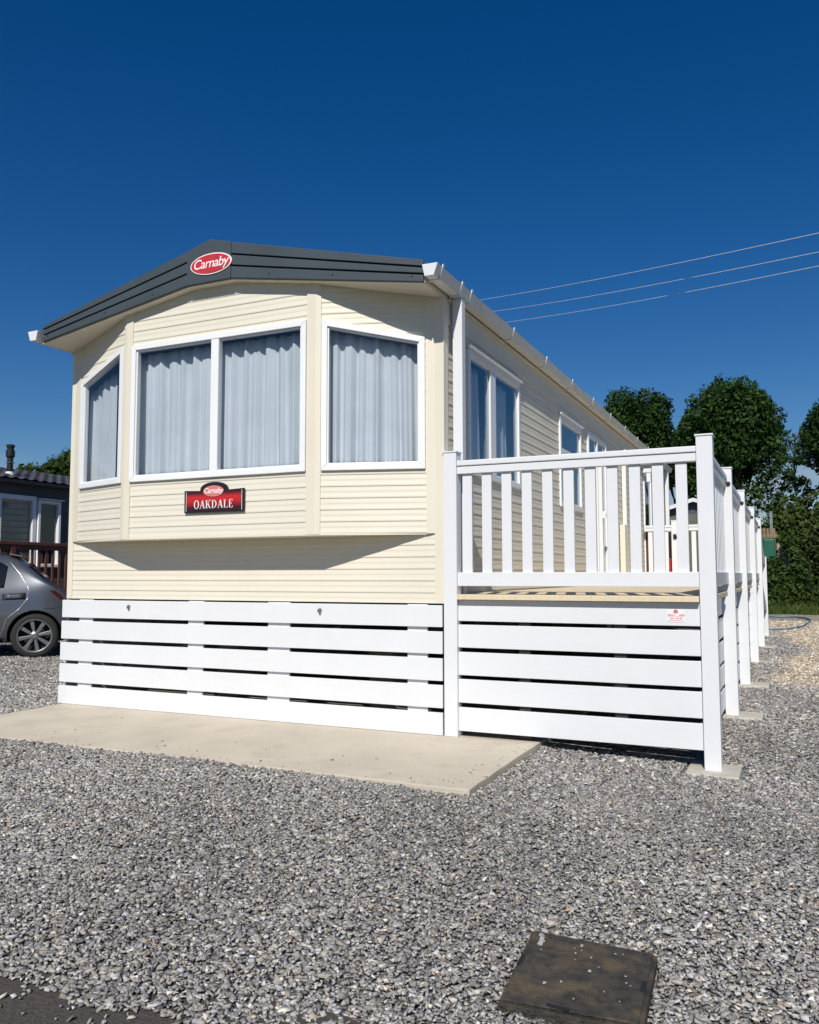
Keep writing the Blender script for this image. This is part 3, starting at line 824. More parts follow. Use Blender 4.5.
# ================================================================= SKIRTING
sk = thing('skirting', 'white slatted skirting fence closing the space under the caravan front', 'skirting', (-1.85, 0.0, 0.0))
boards = [(0.757, 0.918), (0.567, 0.724), (0.377, 0.534), (0.186, 0.346), (0.0, 0.156)]
boards = [(a + 0.005, min(b + 0.007, 0.917)) if a > 0 else (0.002, b + 0.004) for a, b in boards]
for i, (a, b) in enumerate(boards):
    j = random.uniform(-0.0015, 0.0015)
    MB().box(-3.688 - 0.006 * i, 0.0, j, 0.020 + j, a, b).build('board', M['white'], sk, bevel=0.003)
for (a, b) in ((-3.505, -3.345), (-2.290, -2.132), (-1.50, -1.295), (-0.285, -0.126)):
    box('batten', M['white'], sk, a, b, 0.024, 0.045, 0.002, 0.922, 0.003)
for x in (-2.905, -1.005):
    mb = MB(); mb.lathe((x, -0.012, 0.868), [(0.014, 0), (0.014, 0.012)], 'y', 12); mb.box(x - 0.010, x + 0.006, -0.010, -0.003, 0.836, 0.866); mb.box(x - 0.022, x - 0.010, -0.010, -0.003, 0.855, 0.876)
    mb.build('turn_button', M['galv'], sk)
# sides and rear
sl2 = thing('skirting', 'white slatted skirting along the far left side of the caravan', 'skirting', (-3.7, 6.0, 0.0))
for (a, b) in [(z0, min(z0 + 0.17, 0.92)) for z0 in (0.0, 0.192, 0.384, 0.576, 0.768)]:
    MB().box(-3.684, -3.668, 0.05, LEN, a + 0.001, b + 0.020 if b < 0.9 else 0.92).build('board', M['white'], sl2, bevel=0.003)
for k in range(8):
    box('batten', M['white'], sl2, -3.666, -3.650, 0.95 + 1.4 * k, 1.10 + 1.4 * k, 0.002, 0.92)
box('backing_sheet', M['chassis'], sk, -3.64, -0.02, LEN - 0.25, LEN - 0.23, 0.0, 0.90)

# ================================================================= VERANDA
ver = thing('veranda', 'raised white veranda with baluster railings and tan deck beside the caravan', 'veranda', (0.95, 4.5, 0.0))
POSTX = 1.799
py = [0.0, 1.83, 3.91, 6.33, 8.91]
pads_z = [p[2] for p in PADS]
zt = 2.028
def post(x0, y0, z0, z1, w=0.100, lab=None):
    mb = MB(); mb.box(x0, x0 + w, y0, y0 + w, z0, z1 - 0.014)
    o = mb.build('post', M['white'], ver, bevel=0.004)
    c = 0.006
    mb = MB(); mb.add([(x0 - c, y0 - c, z1 - 0.0138), (x0 + w + c, y0 - c, z1 - 0.0138), (x0 + w + c, y0 + w + c, z1 - 0.0138), (x0 - c, y0 + w + c, z1 - 0.0138),
                       (x0 - c, y0 - c, z1 - 0.003), (x0 + w + c, y0 - c, z1 - 0.003), (x0 + w + c, y0 + w + c, z1 - 0.003), (x0 - c, y0 + w + c, z1 - 0.003), (x0 + w / 2, y0 + w / 2, z1 + 0.004)],
                      [(3, 2, 1, 0), (0, 1, 5, 4), (1, 2, 6, 5), (2, 3, 7, 6), (3, 0, 4, 7), (4, 5, 8), (5, 6, 8), (6, 7, 8), (7, 4, 8)])
    mb.build('post_cap', M['white'], o, bevel=0.002)
    if lab: o['label'] = lab
    return o
post(0.012, 0.0, 0.0, zt)
for i, y in enumerate(py): post(1.749, y, pads_z[i] - 0.008, zt)
post(1.749, 11.41, pads_z[5], 1.46, lab='short end post at the foot of the steps')
# deck floor, joists
mb = MB()
xx = 0.118; 
yb = -0.022
# boards run across from the caravan to the rail
nb = 62; pitch = (8.99 + 0.022) / nb
for k in range(nb):
    y0 = yb + k * pitch
    x1 = 1.800
    for (pyy) in py:
        if y0 < pyy + 0.1 and y0 + pitch > pyy: x1 = 1.745
    x0 = 0.02 if y0 > 0.24 else (0.118 if y0 > 0.10 or True else 0.118)
    mb.box(x0, x1, y0 + 0.001, y0 + pitch - 0.0015, 0.960, 0.996)
mb.build('deck_floor', M['tan_deck'], ver, bevel=0.003)
for (a, b) in ((0.108, 1.745),):
    box('joist', M['chassis'], ver, a + 0.02, b - 0.02, 0.30, 0.34, 0.80, 0.957)
for k in range(8):
    box('joist', M['chassis'], ver, 0.12, 1.74, 1.1 + k * 1.1, 1.14 + k * 1.1, 0.80, 0.957)
# front skirting boards
dboards = [(0.808, 0.957), (0.621, 0.782), (0.428, 0.590), (0.236, 0.400), (0.040, 0.204)]
for (a, b) in dboards:
    MB().box(0.1125, 1.7485, 0.028, 0.050, a, b).build('skirt_board', M['white'], ver, bevel=0.003)
for (a, b) in ((0.55, 0.63), (1.2, 1.28)):
    box('skirt_batten', M['chassis'], ver, a, b, 0.052, 0.085, 0.02, 0.945)
# side skirting boards between the posts
for i in range(4):
    ya, yb2 = py[i] + 0.052, py[i + 1] + 0.048
    for (a, b) in dboards:
        MB().box(1.727, 1.7475, ya, yb2, a, b).build('skirt_board', M['white'], ver, bevel=0.003)
for (a, b) in dboards:
    MB().box(0.12, 1.726, 8.93, 8.95, a, b - 0.002).build('skirt_board', M['white'], ver, bevel=0.003)
# railings
def railing(p0, p1, n, z_top=1.954, z_bot=1.055, start=None, step=None, w=0.072):
    p0 = Vector((*p0, 0)); p1 = Vector((*p1, 0)); L = (p1 - p0).length; t = (p1 - p0) / L; n_ = Vector((-t.y, t.x, 0))
    def bar(name, u0, u1, w, z0, z1, bev=0.003):
        q = [p0 + t * u0 - n_ * w, p0 + t * u1 - n_ * w, p0 + t * u1 + n_ * w, p0 + t * u0 + n_ * w]
        return MB().prism([(v.x, v.y, z0) for v in q], None, (0, 0, z1 - z0)).build(name, M['white'], ver, bevel=bev)
    tr = bar('top_rail', 0, L, 0.030, z_top - 0.096, z_top - 0.0425)
    q = [p0 - n_ * 0.040, p0 + t * L - n_ * 0.040, p0 + t * L + n_ * 0.040, p0 + n_ * 0.040]
    MB().prism([(v.x, v.y, z_top - 0.039) for v in q], None, (0, 0, 0.039)).build('handrail_cap', M['white'], tr, bevel=0.006)
    bar('bottom_rail', 0, L, 0.030, z_bot, z_bot + 0.096)
    gap = (L - n * w) / (n + 1)
    for k in range(n):
        u = gap + k * (w + gap) if start is None else start + k * step
        bar('baluster', u, u + w, 0.011, z_bot + 0.094, z_top - 0.094, 0.002)
    return tr
railing((0.1125, 0.050), (1.7485, 0.050), 11, start=0.033, step=0.1470, w=0.0715)
for i in range(4):
    railing((1.775, py[i] + 0.1005), (1.775, py[i + 1] - 0.0005), max(1, int(round((py[i + 1] - py[i] - 0.1) / 0.150))))
# black discs by the posts, standing in for round shadows near the rail
for y in py[1:]:
    MB().lathe((1.822, y - 0.0105, 1.885), [(0.018, 0), (0.018, 0.010)], 'y', 12).build('shadow_disc', M['black'], ver)
# far end rail with gate
railing((0.03, 8.95), (0.47, 8.95), 3)
post(0.470, 8.905, 0.96, 2.036)
mb = MB(); mb.box(0.50, 0.55, 8.885, 8.904, 1.72, 1.80); mb.box(0.535, 0.60, 8.885, 8.90, 1.735, 1.765)
mb.build('gate_latch', M['black'], ver)
railing((0.585, 8.95), (1.735, 8.95), 8)
# steps at the far end with a sloping handrail
for k in range(4):
    box('step', M['tan_deck'], ver, 0.80, 1.74, 9.06 + 0.30 * k, 9.36 + 0.30 * k, 0.74 - 0.2 * k, 0.78 - 0.2 * k, 0.003)
q = [(POSTX - 0.03, 9.01, 1.86), (POSTX - 0.03, 11.42, 1.30), (POSTX - 0.03, 11.42, 1.40), (POSTX - 0.03, 9.01, 1.96)]
MB().prism(q, None, (0.06, 0, 0)).build('stair_rail', M['white'], ver, bevel=0.003)
q = [(POSTX - 0.03, 9.01, 1.00), (POSTX - 0.03, 11.42, 0.44), (POSTX - 0.03, 11.42, 0.54), (POSTX - 0.03, 9.01, 1.10)]
MB().prism(q, None, (0.06, 0, 0)).build('stair_rail', M['white'], ver, bevel=0.003)
# sticker on the front board
st = MB().box(1.544, 1.652, 0.0262, 0.0276, 0.832, 0.908).build('sticker', M['sticker'], ver)
mb = MB(); mb.prism([(1.585, 0.0254, 0.888), (1.611, 0.0254, 0.888), (1.611, 0.0254, 0.905), (1.598, 0.0254, 0.914), (1.585, 0.0254, 0.905)], None, (0, 0.0007, 0))
rs = random.Random(5)
def scribble(z, h, xa, xb):
    x = xa
    while x < xb:
        w = rs.uniform(0.003, 0.007)
        if rs.random() > 0.2: mb.box(x, x + w, 0.0255, 0.0261, z, z + h * rs.uniform(0.6, 1.0))
        x += w + 0.0015
scribble(0.872, 0.010, 1.550, 1.648); scribble(0.851, 0.009, 1.558, 1.638); mb.box(1.548, 1.650, 0.0255, 0.0261, 0.8655, 0.8672); mb.box(1.548, 1.650, 0.0255, 0.0261, 0.840, 0.842)
mb.build('sticker_print', M['sticker_red'], st)

# red brown cabinet just beyond the end rail
sc_ = thing('storage_cabinet', 'red brown storage cabinet with a bright red edge beyond the veranda end rail', 'cabinet', (0.25, 9.25, 0.0))
box('carcass', M['redbrown'], sc_, 0.04, 0.40, 9.075, 9.50, 0.012, 1.86, 0.006)
box('door', M['redbrown'], sc_, 0.06, 0.385, 9.058, 9.073, 0.10, 1.82, 0.004)
box('side_panel', M['red'], sc_, 0.402, 0.47, 9.06, 9.50, 0.012, 1.40, 0.005)
box('handle', M['black'], sc_, 0.34, 0.36, 9.040, 9.057, 1.05, 1.20, 0.003)

# pads
labs = ['square concrete pad under the nearest corner post of the veranda', 'concrete pad under the second veranda post from the front', 'concrete pad under the third veranda post from the front',
        'concrete pad under the fourth veranda post from the front', 'concrete pad under the fifth veranda post, last of the tall ones', 'concrete pad under the short post at the foot of the steps']
for i, (px, pyy, pz) in enumerate(PADS):
    x0, y0 = px - 0.155, pyy - 0.165
    dx = 0.0
    o = MB().box(x0 + dx, x0 + 0.31 + 0.03 * (i > 0), y0, y0 + 0.36, pz - 0.06, pz).build('concrete_pad', M['pad'], bevel=0.008)
    tag(o, labs[i], 'pad', 'concrete pads under the veranda posts')

# ================================================================= INSPECTION COVER
cv = thing('inspection_cover', 'rusty black square inspection cover lying in the gravel', 'cover', (1.65, -2.95, -0.07))
zc = -0.048
MB().prism([(*p, zc - 0.05) for p in COVER], None, (0, 0, 0.043)).build('frame', M['iron'], cv, bevel=0.003)
ins = [(1.462, -2.750), (1.847, -2.763), (1.873, -3.198), (1.506, -3.221)]
lid = MB().prism([(*p, zc - 0.006) for p in ins], None, (0, 0, 0.008)).build('lid', M['iron'], cv, bevel=0.003)
for (cx, cy, a) in ((1.853, -2.99, 1.63), (1.66, -3.206, -0.06), (1.484, -2.97, 1.66)):
    u = Vector((math.cos(a), math.sin(a), 0)) * 0.032; w = Vector((-math.sin(a), math.cos(a), 0)) * 0.007
    c = Vector((cx, cy, zc + 0.0015))
    MB().prism([c - u - w, c + u - w, c + u + w, c - u + w], None, (0, 0, 0.002)).build('lifting_slot', M['slate_dark'], lid)
# loose chips lying on the cover
mb = MB()
rs = random.Random(9)
for k in range(24):
    if k < 4: x, y, s = 1.492 + rs.uniform(-0.008, 0.018), -2.785 - 0.021 * k, 0.008
    else: x, y, s = rs.uniform(1.50, 1.83), rs.uniform(-3.15, -2.74), rs.choice([0.002, 0.0025, 0.003, 0.0045])
    pts = [Vector((x + s * rs.uniform(0.6, 1.3) * sx, y + s * rs.uniform(0.6, 1.3) * sy, zc + 0.003 + s * (0 if sz < 0 else rs.uniform(0.4, 0.9)))) for sz in (-1, 1) for (sx, sy) in ((-1, -1), (1, -1), (1, 1), (-1, 1))]
    mb.add(pts, [(3, 2, 1, 0), (4, 5, 6, 7), (0, 1, 5, 4), (1, 2, 6, 5), (2, 3, 7, 6), (3, 0, 4, 7)])
o = mb.build('stone_crumbs', mat('pale_stone', (0.36, 0.35, 0.33), 0.8, 0.3, 60)); tag(o, 'pale stone crumbs scattered on the inspection cover', 'gravel', kind='stuff')

# ================================================================= CAR
car = thing('parked_car', 'grey hatchback parked at the left beside the cream caravan', 'car', (0, 0, 0))
ND = Vector((-0.70, -0.714, 0)).normalized()        # nose direction
LD = Vector((-ND.y, ND.x, 0))                         # car's left
RAX = Vector((-7.36, 2.93, -0.02)) - LD * 0.80         # middle of the rear axle, on the ground
car.location = RAX
# car local: x = rearwards from the rear axle, y = left, z up; world = RAX - ND*x + LD*y
car.rotation_euler = (0, 0, math.atan2(-ND.y, -ND.x))   # local +x = -ND
# rotating +x onto -ND puts local +y on -LD, so the visible side is local -y
M['car'] = mat('grey_car_paint', (0.115, 0.125, 0.14), 0.28, 0.03, 3, metal=0.55, coat=0.8)
M['car_glass'] = mat('car_glass', (0.008, 0.009, 0.010), 0.06, spec=0.8)
M['tyre'] = mat('tyre_rubber', (0.018, 0.018, 0.018), 0.85, 0.2, 40)
M['rim'] = mat('alloy_rim', (0.30, 0.30, 0.31), 0.38, 0.05, 20, metal=0.85)
M['lamp_red'] = mat('tail_lamp_red', (0.06, 0.008, 0.010), 0.15, coat=0.6)
M['wheel_well'] = mat('wheel_well_black', (0.010, 0.010, 0.011), 0.8)
def car_body():
    st_top = [(-3.26, 0.62), (-3.18, 0.74), (-2.95, 0.86), (-2.5, 0.95), (-2.12, 1.00), (-1.85, 1.14), (-1.45, 1.36), (-1.15, 1.435), (-0.8, 1.475), (-0.5, 1.47), (-0.30, 1.44), (-0.16, 1.345), (0.0, 1.205), (0.12, 1.09), (0.23, 1.00), (0.36, 0.92), (0.46, 0.80), (0.51, 0.66), (0.53, 0.56)]
    wid = lambda x: 0.845 * (1 - 0.20 * max(0, (-x - 2.3) / 0.96) ** 2.2) * (1 - 0.15 * max(0, (x - 0.05) / 0.50) ** 2.0)
    xs = [p[0] for p in st_top]
    rings = []
    for (x, zt_) in st_top:
        w = wid(x); zb = 0.20 if -3.0 < x < 0.42 else 0.26
        belt = min(0.93, zt_ - 0.06); mid = max(zb + 0.16, min(0.62, zt_ - 0.12))
        gh_ = max(0.0, zt_ - belt)
        tw = w * (1 - 0.36 * min(1, gh_ / 0.55) ** 1.2)
        half = [(0.0, zb), (w * 0.86, zb), (w * 0.975, zb + 0.10), (w * 1.0, mid - 0.08), (w * 0.995, mid + 0.06), (w * 0.955, belt), (w * 0.955 + (tw - w * 0.955) * 0.55, belt + gh_ * 0.52), (tw, belt + gh_ * 0.88), (tw * 0.80, zt_ - 0.008), (0.0, zt_)]
        zc_ = zb; h2 = []
        for (yy_, zz_) in half:
            zc_ = max(zc_ + 0.004, zz_) if h2 else zz_
            h2.append((yy_, min(zc_, zt_ + 0.05)))
        half = h2
        rings.append([(x, -y, z) for (y, z) in half] + [(x, y, z) for (y, z) in half[-2:0:-1]])
    n = len(rings[0]); vs = [p for r in rings for p in r]; fs = []
    for i in range(len(rings) - 1):
        for k in range(n):
            k2 = (k + 1) % n
            fs.append((i * n + k, i * n + k2, (i + 1) * n + k2, (i + 1) * n + k))
    fs.append(tuple(range(n))[::-1]); fs.append(tuple((len(rings) - 1) * n + k for k in range(n)))
    me = bpy.data.meshes.new('body'); me.from_pydata(vs, [], fs)
    bm = bmesh.new(); bm.from_mesh(me); bmesh.ops.recalc_face_normals(bm, faces=bm.faces); bm.to_mesh(me); bm.free()
    o = bpy.data.objects.new('body_tmp', me); COL.objects.link(o)
    s = o.modifiers.new('s', 'SUBSURF'); s.levels = 3; s.render_levels = 3
    cutters = []
    for ax in (0.0, -2.46):
        for sgn in (-1, 1):
            c = MB().lathe((ax, sgn * 0.83, 0.315), [(0.352, -0.26), (0.352, 0.26)], 'y', 40).build('cut', None, local=True)
            cutters.append(c)
            b = o.modifiers.new('b', 'BOOLEAN'); b.object = c; b.operation = 'DIFFERENCE'; b.solver = 'EXACT'
    dg = bpy.context.evaluated_depsgraph_get()
    me2 = bpy.data.meshes.new_from_object(o.evaluated_get(dg))
    bpy.data.objects.remove(o)
    for c in cutters: bpy.data.objects.remove(c)
    me2.materials.clear(); me2.materials.append(M['car']); me2.materials.append(M['wheel_well'])
    for p in me2.polygons:
        p.use_smooth = True
        c = p.center
        for ax in (0.0, -2.46):
            if abs(math.hypot(c.x - ax, c.z - 0.315) - 0.352) < 0.006 or (math.hypot(c.x - ax, c.z - 0.315) < 0.34 and abs(c.y) < 0.62): p.material_index = 1; p.use_smooth = False
    b = bpy.data.objects.new('body', me2); COL.objects.link(b); b.parent = car
    return b
cbody = car_body()
bmx = bmesh.new(); bmx.from_mesh(cbody.data); bvh = BVHTree.FromBMesh(bmx)
def wrap(name, poly, side, mtl, off=0.004, parent=None, cuts=3, line=0.0):
    """poly in side view (x,z), laid onto the body side"""
    bm = bmesh.new()
    if line:
        fine = []
        for (a, b) in zip(poly[:-1], poly[1:]):
            fine += [(a[0] + (b[0] - a[0]) * k / 6, a[1] + (b[1] - a[1]) * k / 6) for k in range(6)]
        fine.append(poly[-1]); prev = None
        for k, p in enumerate(fine):
            d = (Vector(fine[min(k + 1, len(fine) - 1)]) - Vector(fine[max(k - 1, 0)])).normalized() * (line / 2)
            cur = (bm.verts.new((p[0] - d.y, 0, p[1] + d.x)), bm.verts.new((p[0] + d.y, 0, p[1] - d.x)))
            if prev: bm.faces.new((prev[0], prev[1], cur[1], cur[0]))
            prev = cur
        cuts = 0
    else:
        bm.faces.new([bm.verts.new((x, 0, z)) for x, z in poly])
        bmesh.ops.triangulate(bm, faces=bm.faces[:])
    for _ in range(cuts):
        bmesh.ops.subdivide_edges(bm, edges=bm.edges[:], cuts=1, use_grid_fill=True)
        bmesh.ops.triangulate(bm, faces=bm.faces[:])
    for v in bm.verts:
        h = bvh.ray_cast(Vector((v.co.x, side * 3, v.co.z)), Vector((0, -side, 0)))
        y = h[0].y if h[0] is not None else side * 0.6
        v.co.y = y + side * off
    bmesh.ops.recalc_face_normals(bm, faces=bm.faces[:])
    me = bpy.data.meshes.new(name); bm.to_mesh(me); bm.free()
    for p in me.polygons: p.use_smooth = True
    me.materials.append(mtl)
    o = bpy.data.objects.new(name, me); COL.objects.link(o); o.parent = parent or car
    s = o.modifiers.new('t', 'SOLIDIFY'); s.thickness = 0.004; s.offset = 0
    return o
M['seam'] = mat('panel_seam', (0.02, 0.021, 0.023), 0.6)
M['seam_light'] = mat('chrome_trim', (0.45, 0.46, 0.47), 0.25, metal=0.6)
for side in (-1, 1):
    wrap('side_window', [(-0.41, 0.985), (-1.15, 0.965), (-1.13, 1.33), (-0.80, 1.36), (-0.47, 1.34), (-0.38, 1.28)], side, M['car_glass'])
    wrap('side_window', [(-1.23, 0.955), (-2.02, 0.985), (-1.62, 1.20), (-1.38, 1.31), (-1.21, 1.365)], side, M['car_glass'])
    wrap('door_seam', [(-0.36, 1.35), (-0.22, 1.18), (-0.10, 0.98), (-0.10, 0.84), (-0.20, 0.70), (-0.36, 0.56), (-0.44, 0.30)], side, M['seam_light'], 0.002, line=0.008)
    wrap('door_seam', [(-1.19, 0.94), (-1.17, 0.6), (-1.18, 0.28)], side, M['seam'], 0.002, line=0.008)
    wrap('tail_light', [(0.17, 0.945), (0.25, 0.94), (0.34, 0.86), (0.37, 0.79), (0.30, 0.83), (0.23, 0.895)], side, M['lamp_red'], 0.006)
    wrap('bumper_seam', [(0.10, 0.70), (0.22, 0.69), (0.34, 0.72), (0.44, 0.74)], side, M['seam'], 0.002, line=0.007)
    wrap('sill', [(-0.40, 0.225), (-2.05, 0.225), (-2.05, 0.285), (-0.40, 0.285)], side, M['wheel_well'], 0.003)
    hb = [(-0.16, 0.845), (-0.38, 0.835), (-0.40, 0.885), (-0.16, 0.895)]
    hd = wrap('handle', hb, side, M['car'], 0.016, cuts=2)
    wrap('handle_recess', [(-0.13, 0.825), (-0.42, 0.815), (-0.43, 0.90), (-0.13, 0.915)], side, M['seam'], 0.002, parent=hd, cuts=2)
bmx.free()
# rear window and spoiler lip lie on the sloping hatch
MB().prism([(-0.12, -0.52, 1.318), (-0.12, 0.52, 1.318), (0.10, 0.60, 1.115), (0.10, -0.60, 1.115)], None, (0.010, 0, 0.010)).build('rear_window', M['car_glass'], car, local=True)
MB().prism([(-0.38, -0.48, 1.452), (-0.38, 0.48, 1.452), (-0.20, 0.50, 1.415), (-0.20, -0.50, 1.415)], None, (0, 0, 0.018)).build('spoiler', M['car'], car, bevel=0.008, local=True)
# wheels
def wheel(ax, sgn):
    w = bpy.data.objects.new('wheel', None); COL.objects.link(w); w.parent = car; w.location = (ax, sgn * 0.715, 0.315)
    t = MB().lathe((0, 0, 0), [(0.222, -0.095), (0.262, -0.102), (0.296, -0.092), (0.313, -0.06), (0.315, 0.0), (0.313, 0.06), (0.296, 0.092), (0.262, 0.102), (0.222, 0.095), (0.222, -0.095)], 'y', 48, False).build('tyre', M['tyre'], w, smooth=True, local=True)
    rm = MB()
    rm.lathe((0, 0, 0), [(0.228, sgn * 0.100), (0.236, sgn * 0.092), (0.220, sgn * 0.06), (0.205, sgn * -0.05), (0.200, sgn * -0.05), (0.208, sgn * 0.060), (0.214, sgn * 0.098), (0.228, sgn * 0.100)], 'y', 48, False)
    rm.lathe((0, 0, 0), [(0.058, sgn * 0.02), (0.058, sgn * 0.078), (0.035, sgn * 0.090)], 'y', 24)
    for k in range(8):
        a = 2 * math.pi * k / 8 + 0.2
        d = Vector((math.cos(a), 0, math.sin(a))); n = Vector((-math.sin(a), 0, math.cos(a)))
        p = [d * 0.045 - n * 0.017, d * 0.215 - n * 0.028, d * 0.215 + n * 0.028, d * 0.045 + n * 0.017]
        rm.prism([v + Vector((0, sgn * 0.052, 0)) for v in p], None, (0, sgn * 0.026, 0))
    rm.build('rim', M['rim'], w, bevel=0.004, local=True)
    MB().lathe((0, 0, 0), [(0.205, sgn * -0.04), (0.205, sgn * -0.02)], 'y', 32).build('brake_disc', M['wheel_well'], w, local=True)
for ax in (0.0, -2.46):
    for sgn in (-1, 1): wheel(ax, sgn)
MB().prism([(0.45, -0.60, 0.30), (0.45, 0.60, 0.30), (0.545, 0.50, 0.34), (0.545, -0.50, 0.34)], None, (0, 0, 0.10)).build('bumper_insert', M['wheel_well'], car, bevel=0.01, local=True)

# ================================================================= NEIGHBOUR CARAVAN
nb_ = thing('static_caravan', 'dark grey static caravan with tiled roof and white windows behind the car', 'caravan', (-13.3, 5.0, 0.0))
M['n_wall'] = mat('dark_grey_cladding', (0.075, 0.078, 0.082), 0.6, 0.08, 2.0)
M['n_roof'] = mat('dark_tile_roof', (0.075, 0.075, 0.085), 0.5, 0.2, 3.0)
M['n_soffit'] = mat('black_soffit', (0.02, 0.02, 0.022), 0.6)
M['blind'] = mat('grey_blind', (0.30, 0.31, 0.29), 0.7, 0.06, 4)
NX = -11.4
def siding_b(P0, P1, z0, z1): return siding(P0, P1, z0, z1)
ny0, ny1 = -1.5, 10.5
n_ops = [(4.72, 6.40, 1.30, 2.70), (6.43, 6.99, 1.30, 2.65), (1.0, 2.4, 1.5, 2.65), (8.3, 9.3, 1.5, 2.65)]
mb = MB(); y = ny0
for (a, b, za, zb) in sorted(n_ops):
    if a > y: mb.add(*siding((NX, y), (NX, a), 0.75, 2.99))
    mb.add(*siding((NX, a), (NX, b), 0.75, za)); mb.add(*siding((NX, a), (NX, b), zb, 2.95)); y = b
mb.add(*siding((NX, y), (NX, ny1), 0.75, 2.99)); mb.build('side_wall', M['n_wall'], nb_, recalc=False)
mb = MB(); mb.add(*siding((NX - 3.8, ny0), (NX, ny0), 0.75, 2.99)); mb.build('end_wall', M['n_wall'], nb_, recalc=False)
mb = MB(); mb.add(*siding((NX, ny1), (NX - 3.8, ny1), 0.75, 2.99)); mb.build('end_wall', M['n_wall'], nb_, recalc=False)
mb = MB(); mb.add(*siding((NX - 3.8, ny1), (NX - 3.8, ny0), 0.75, 2.99)); mb.build('side_wall', M['n_wall'], nb_, recalc=False)
box('skirt', M['n_soffit'], nb_, NX - 3.75, NX - 0.04, ny0 + 0.04, ny1 - 0.04, -0.05, 0.748)
box('partition', M['interior'], nb_, NX - 1.6, NX - 1.55, ny0 + 0.1, ny1 - 0.1, 0.76, 2.85)
# roof of ribbed tiles
def tile_roof(x0, z0, x1, z1, y0, y1):
    ncol = int((y1 - y0) / 0.055); rows = 8
    vs = []; fs = []
    for r in range(rows):
        for e in (0, 1):
            f = (r + e) / rows
            zz = z0 + (z1 - z0) * f + (0.028 if e == 0 else 0.0)
            xx = x0 + (x1 - x0) * f
            for c in range(ncol + 1):
                y = y0 + (y1 - y0) * c / ncol
                vs.append((xx, y, zz + 0.014 * math.sin(2 * math.pi * y / 0.23)))
    for r in range(rows * 2 - 1):
        for c in range(ncol):
            a = r * (ncol + 1) + c
            fs.append((a, a + 1, a + ncol + 2, a + ncol + 1))
    return MB().add(vs, fs)
mb = tile_roof(NX + 0.13, 2.99, NX - 1.9, 3.47, ny0 - 0.2, ny1 + 0.2); o = mb.build('roof_slope', M['n_roof'], nb_, recalc=False)
mb = tile_roof(NX - 4.05, 2.99, NX - 1.9, 3.47, ny0 - 0.2, ny1 + 0.2); mb.build('roof_slope', M['n_roof'], nb_, recalc=False)
MB().prism([(NX + 0.125, ny0 - 0.18, 2.97), (NX - 1.9, ny0 - 0.18, 3.45), (NX - 4.04, ny0 - 0.18, 2.97), (NX - 4.04, ny0 - 0.18, 2.93), (NX + 0.125, ny0 - 0.18, 2.93)], None, (0, ny1 - ny0 + 0.36, 0)).build('roof_deck', M['n_soffit'], nb_)
box('gutter', M['black'], nb_, NX + 0.132, NX + 0.20, ny0 - 0.2, ny1 + 0.2, 2.905, 2.975, 0.01)
w1 = window(nb_, (NX, 0), (0, 1), [(4.72, 1.30), (6.40, 1.30), (6.40, 2.70), (4.72, 2.70)], fw=0.085, mull=[(5.50, 5.60)], out=0.03)
mb = MB()
for k in range(11):
    z = 1.38 + k * 0.118
    mb.prism([(NX - 0.09, 4.82, z), (NX - 0.09, 6.28, z), (NX - 0.05, 6.28, z + 0.095), (NX - 0.05, 4.82, z + 0.095)], None, (-0.006, 0, 0))
mb.build('blind', M['blind'], w1)
w2 = window(nb_, (NX, 0), (0, 1), [(6.43, 1.30), (6.99, 1.30), (6.99, 2.64), (6.43, 2.64)], fw=0.055, out=0.06)
box('window_head', M['white_frame'], nb_, NX + 0.013, NX + 0.11, 6.42, 7.03, 2.652, 2.672)
window(nb_, (NX, 0), (0, 1), [(1.0, 1.5), (2.4, 1.5), (2.4, 2.65), (1.0, 2.65)], fw=0.07, out=0.03)
window(nb_, (NX, 0), (0, 1), [(8.3, 1.5), (9.3, 1.5), (9.3, 2.65), (8.3, 2.65)], fw=0.07, out=0.03)
# flue
fl = MB().lathe((-11.9, 6.185, 3.08), [(0.085, 0.0), (0.082, 0.10), (0.078, 0.125)], 'z', 20).build('flue_base', M['white'], nb_, smooth=False)
mb = MB().lathe((-11.9, 6.185, 3.19), [(0.075, 0.0), (0.075, 0.06), (0.058, 0.075), (0.058, 0.30), (0.075, 0.31), (0.085, 0.33), (0.085, 0.44), (0.065, 0.46), (0.065, 0.50), (0.08, 0.515), (0.08, 0.56), (0.02, 0.575)], 'z', 20)
mb.build('flue', M['black'], nb_)
box('flue_band', M['galv'], nb_, -11.965, -11.835, 6.12, 6.25, 3.385, 3.40)

# timber veranda of the neighbour
M['brown_wood'] = mat('red_brown_timber', (0.105, 0.036, 0.022), 0.6, 0.25, 12, 0.2, 60, stretch=(1, 1, 0.15))
tv = thing('timber_veranda', 'dark red brown timber railing and deck in front of the dark grey caravan', 'veranda', (-10.4, 5.0, 0.0))
vy0, vy1 = 1.5, 9.5
box('deck', M['brown_wood'], tv, NX + 0.02, -10.34, vy0, vy1, 0.70, 0.78)
box('fascia', M['brown_wood'], tv, -10.44, -10.40, vy0, vy1, 0.40, 0.695)
box('top_rail', M['brown_wood'], tv, -10.45, -10.35, vy0, vy1, 1.685, 1.745, 0.006)
box('sub_rail', M['brown_wood'], tv, -10.42, -10.38, vy0, vy1, 1.60, 1.684, 0.004)
box('bottom_rail', M['brown_wood'], tv, -10.42, -10.38, vy0, vy1, 0.80, 0.88, 0.004)
k = 0
y = vy0 + 0.04
while y < vy1:
    box('baluster', M['brown_wood'], tv, -10.415, -10.385, y, y + 0.045, 0.882, 1.599, 0.003)
    y += 0.157
for y in (vy0, 3.3, 5.0, 6.7, 8.4, vy1 - 0.1):
    box('post', M['brown_wood'], tv, -10.46, -10.36, y, y + 0.1, -0.05, 1.684, 0.004)

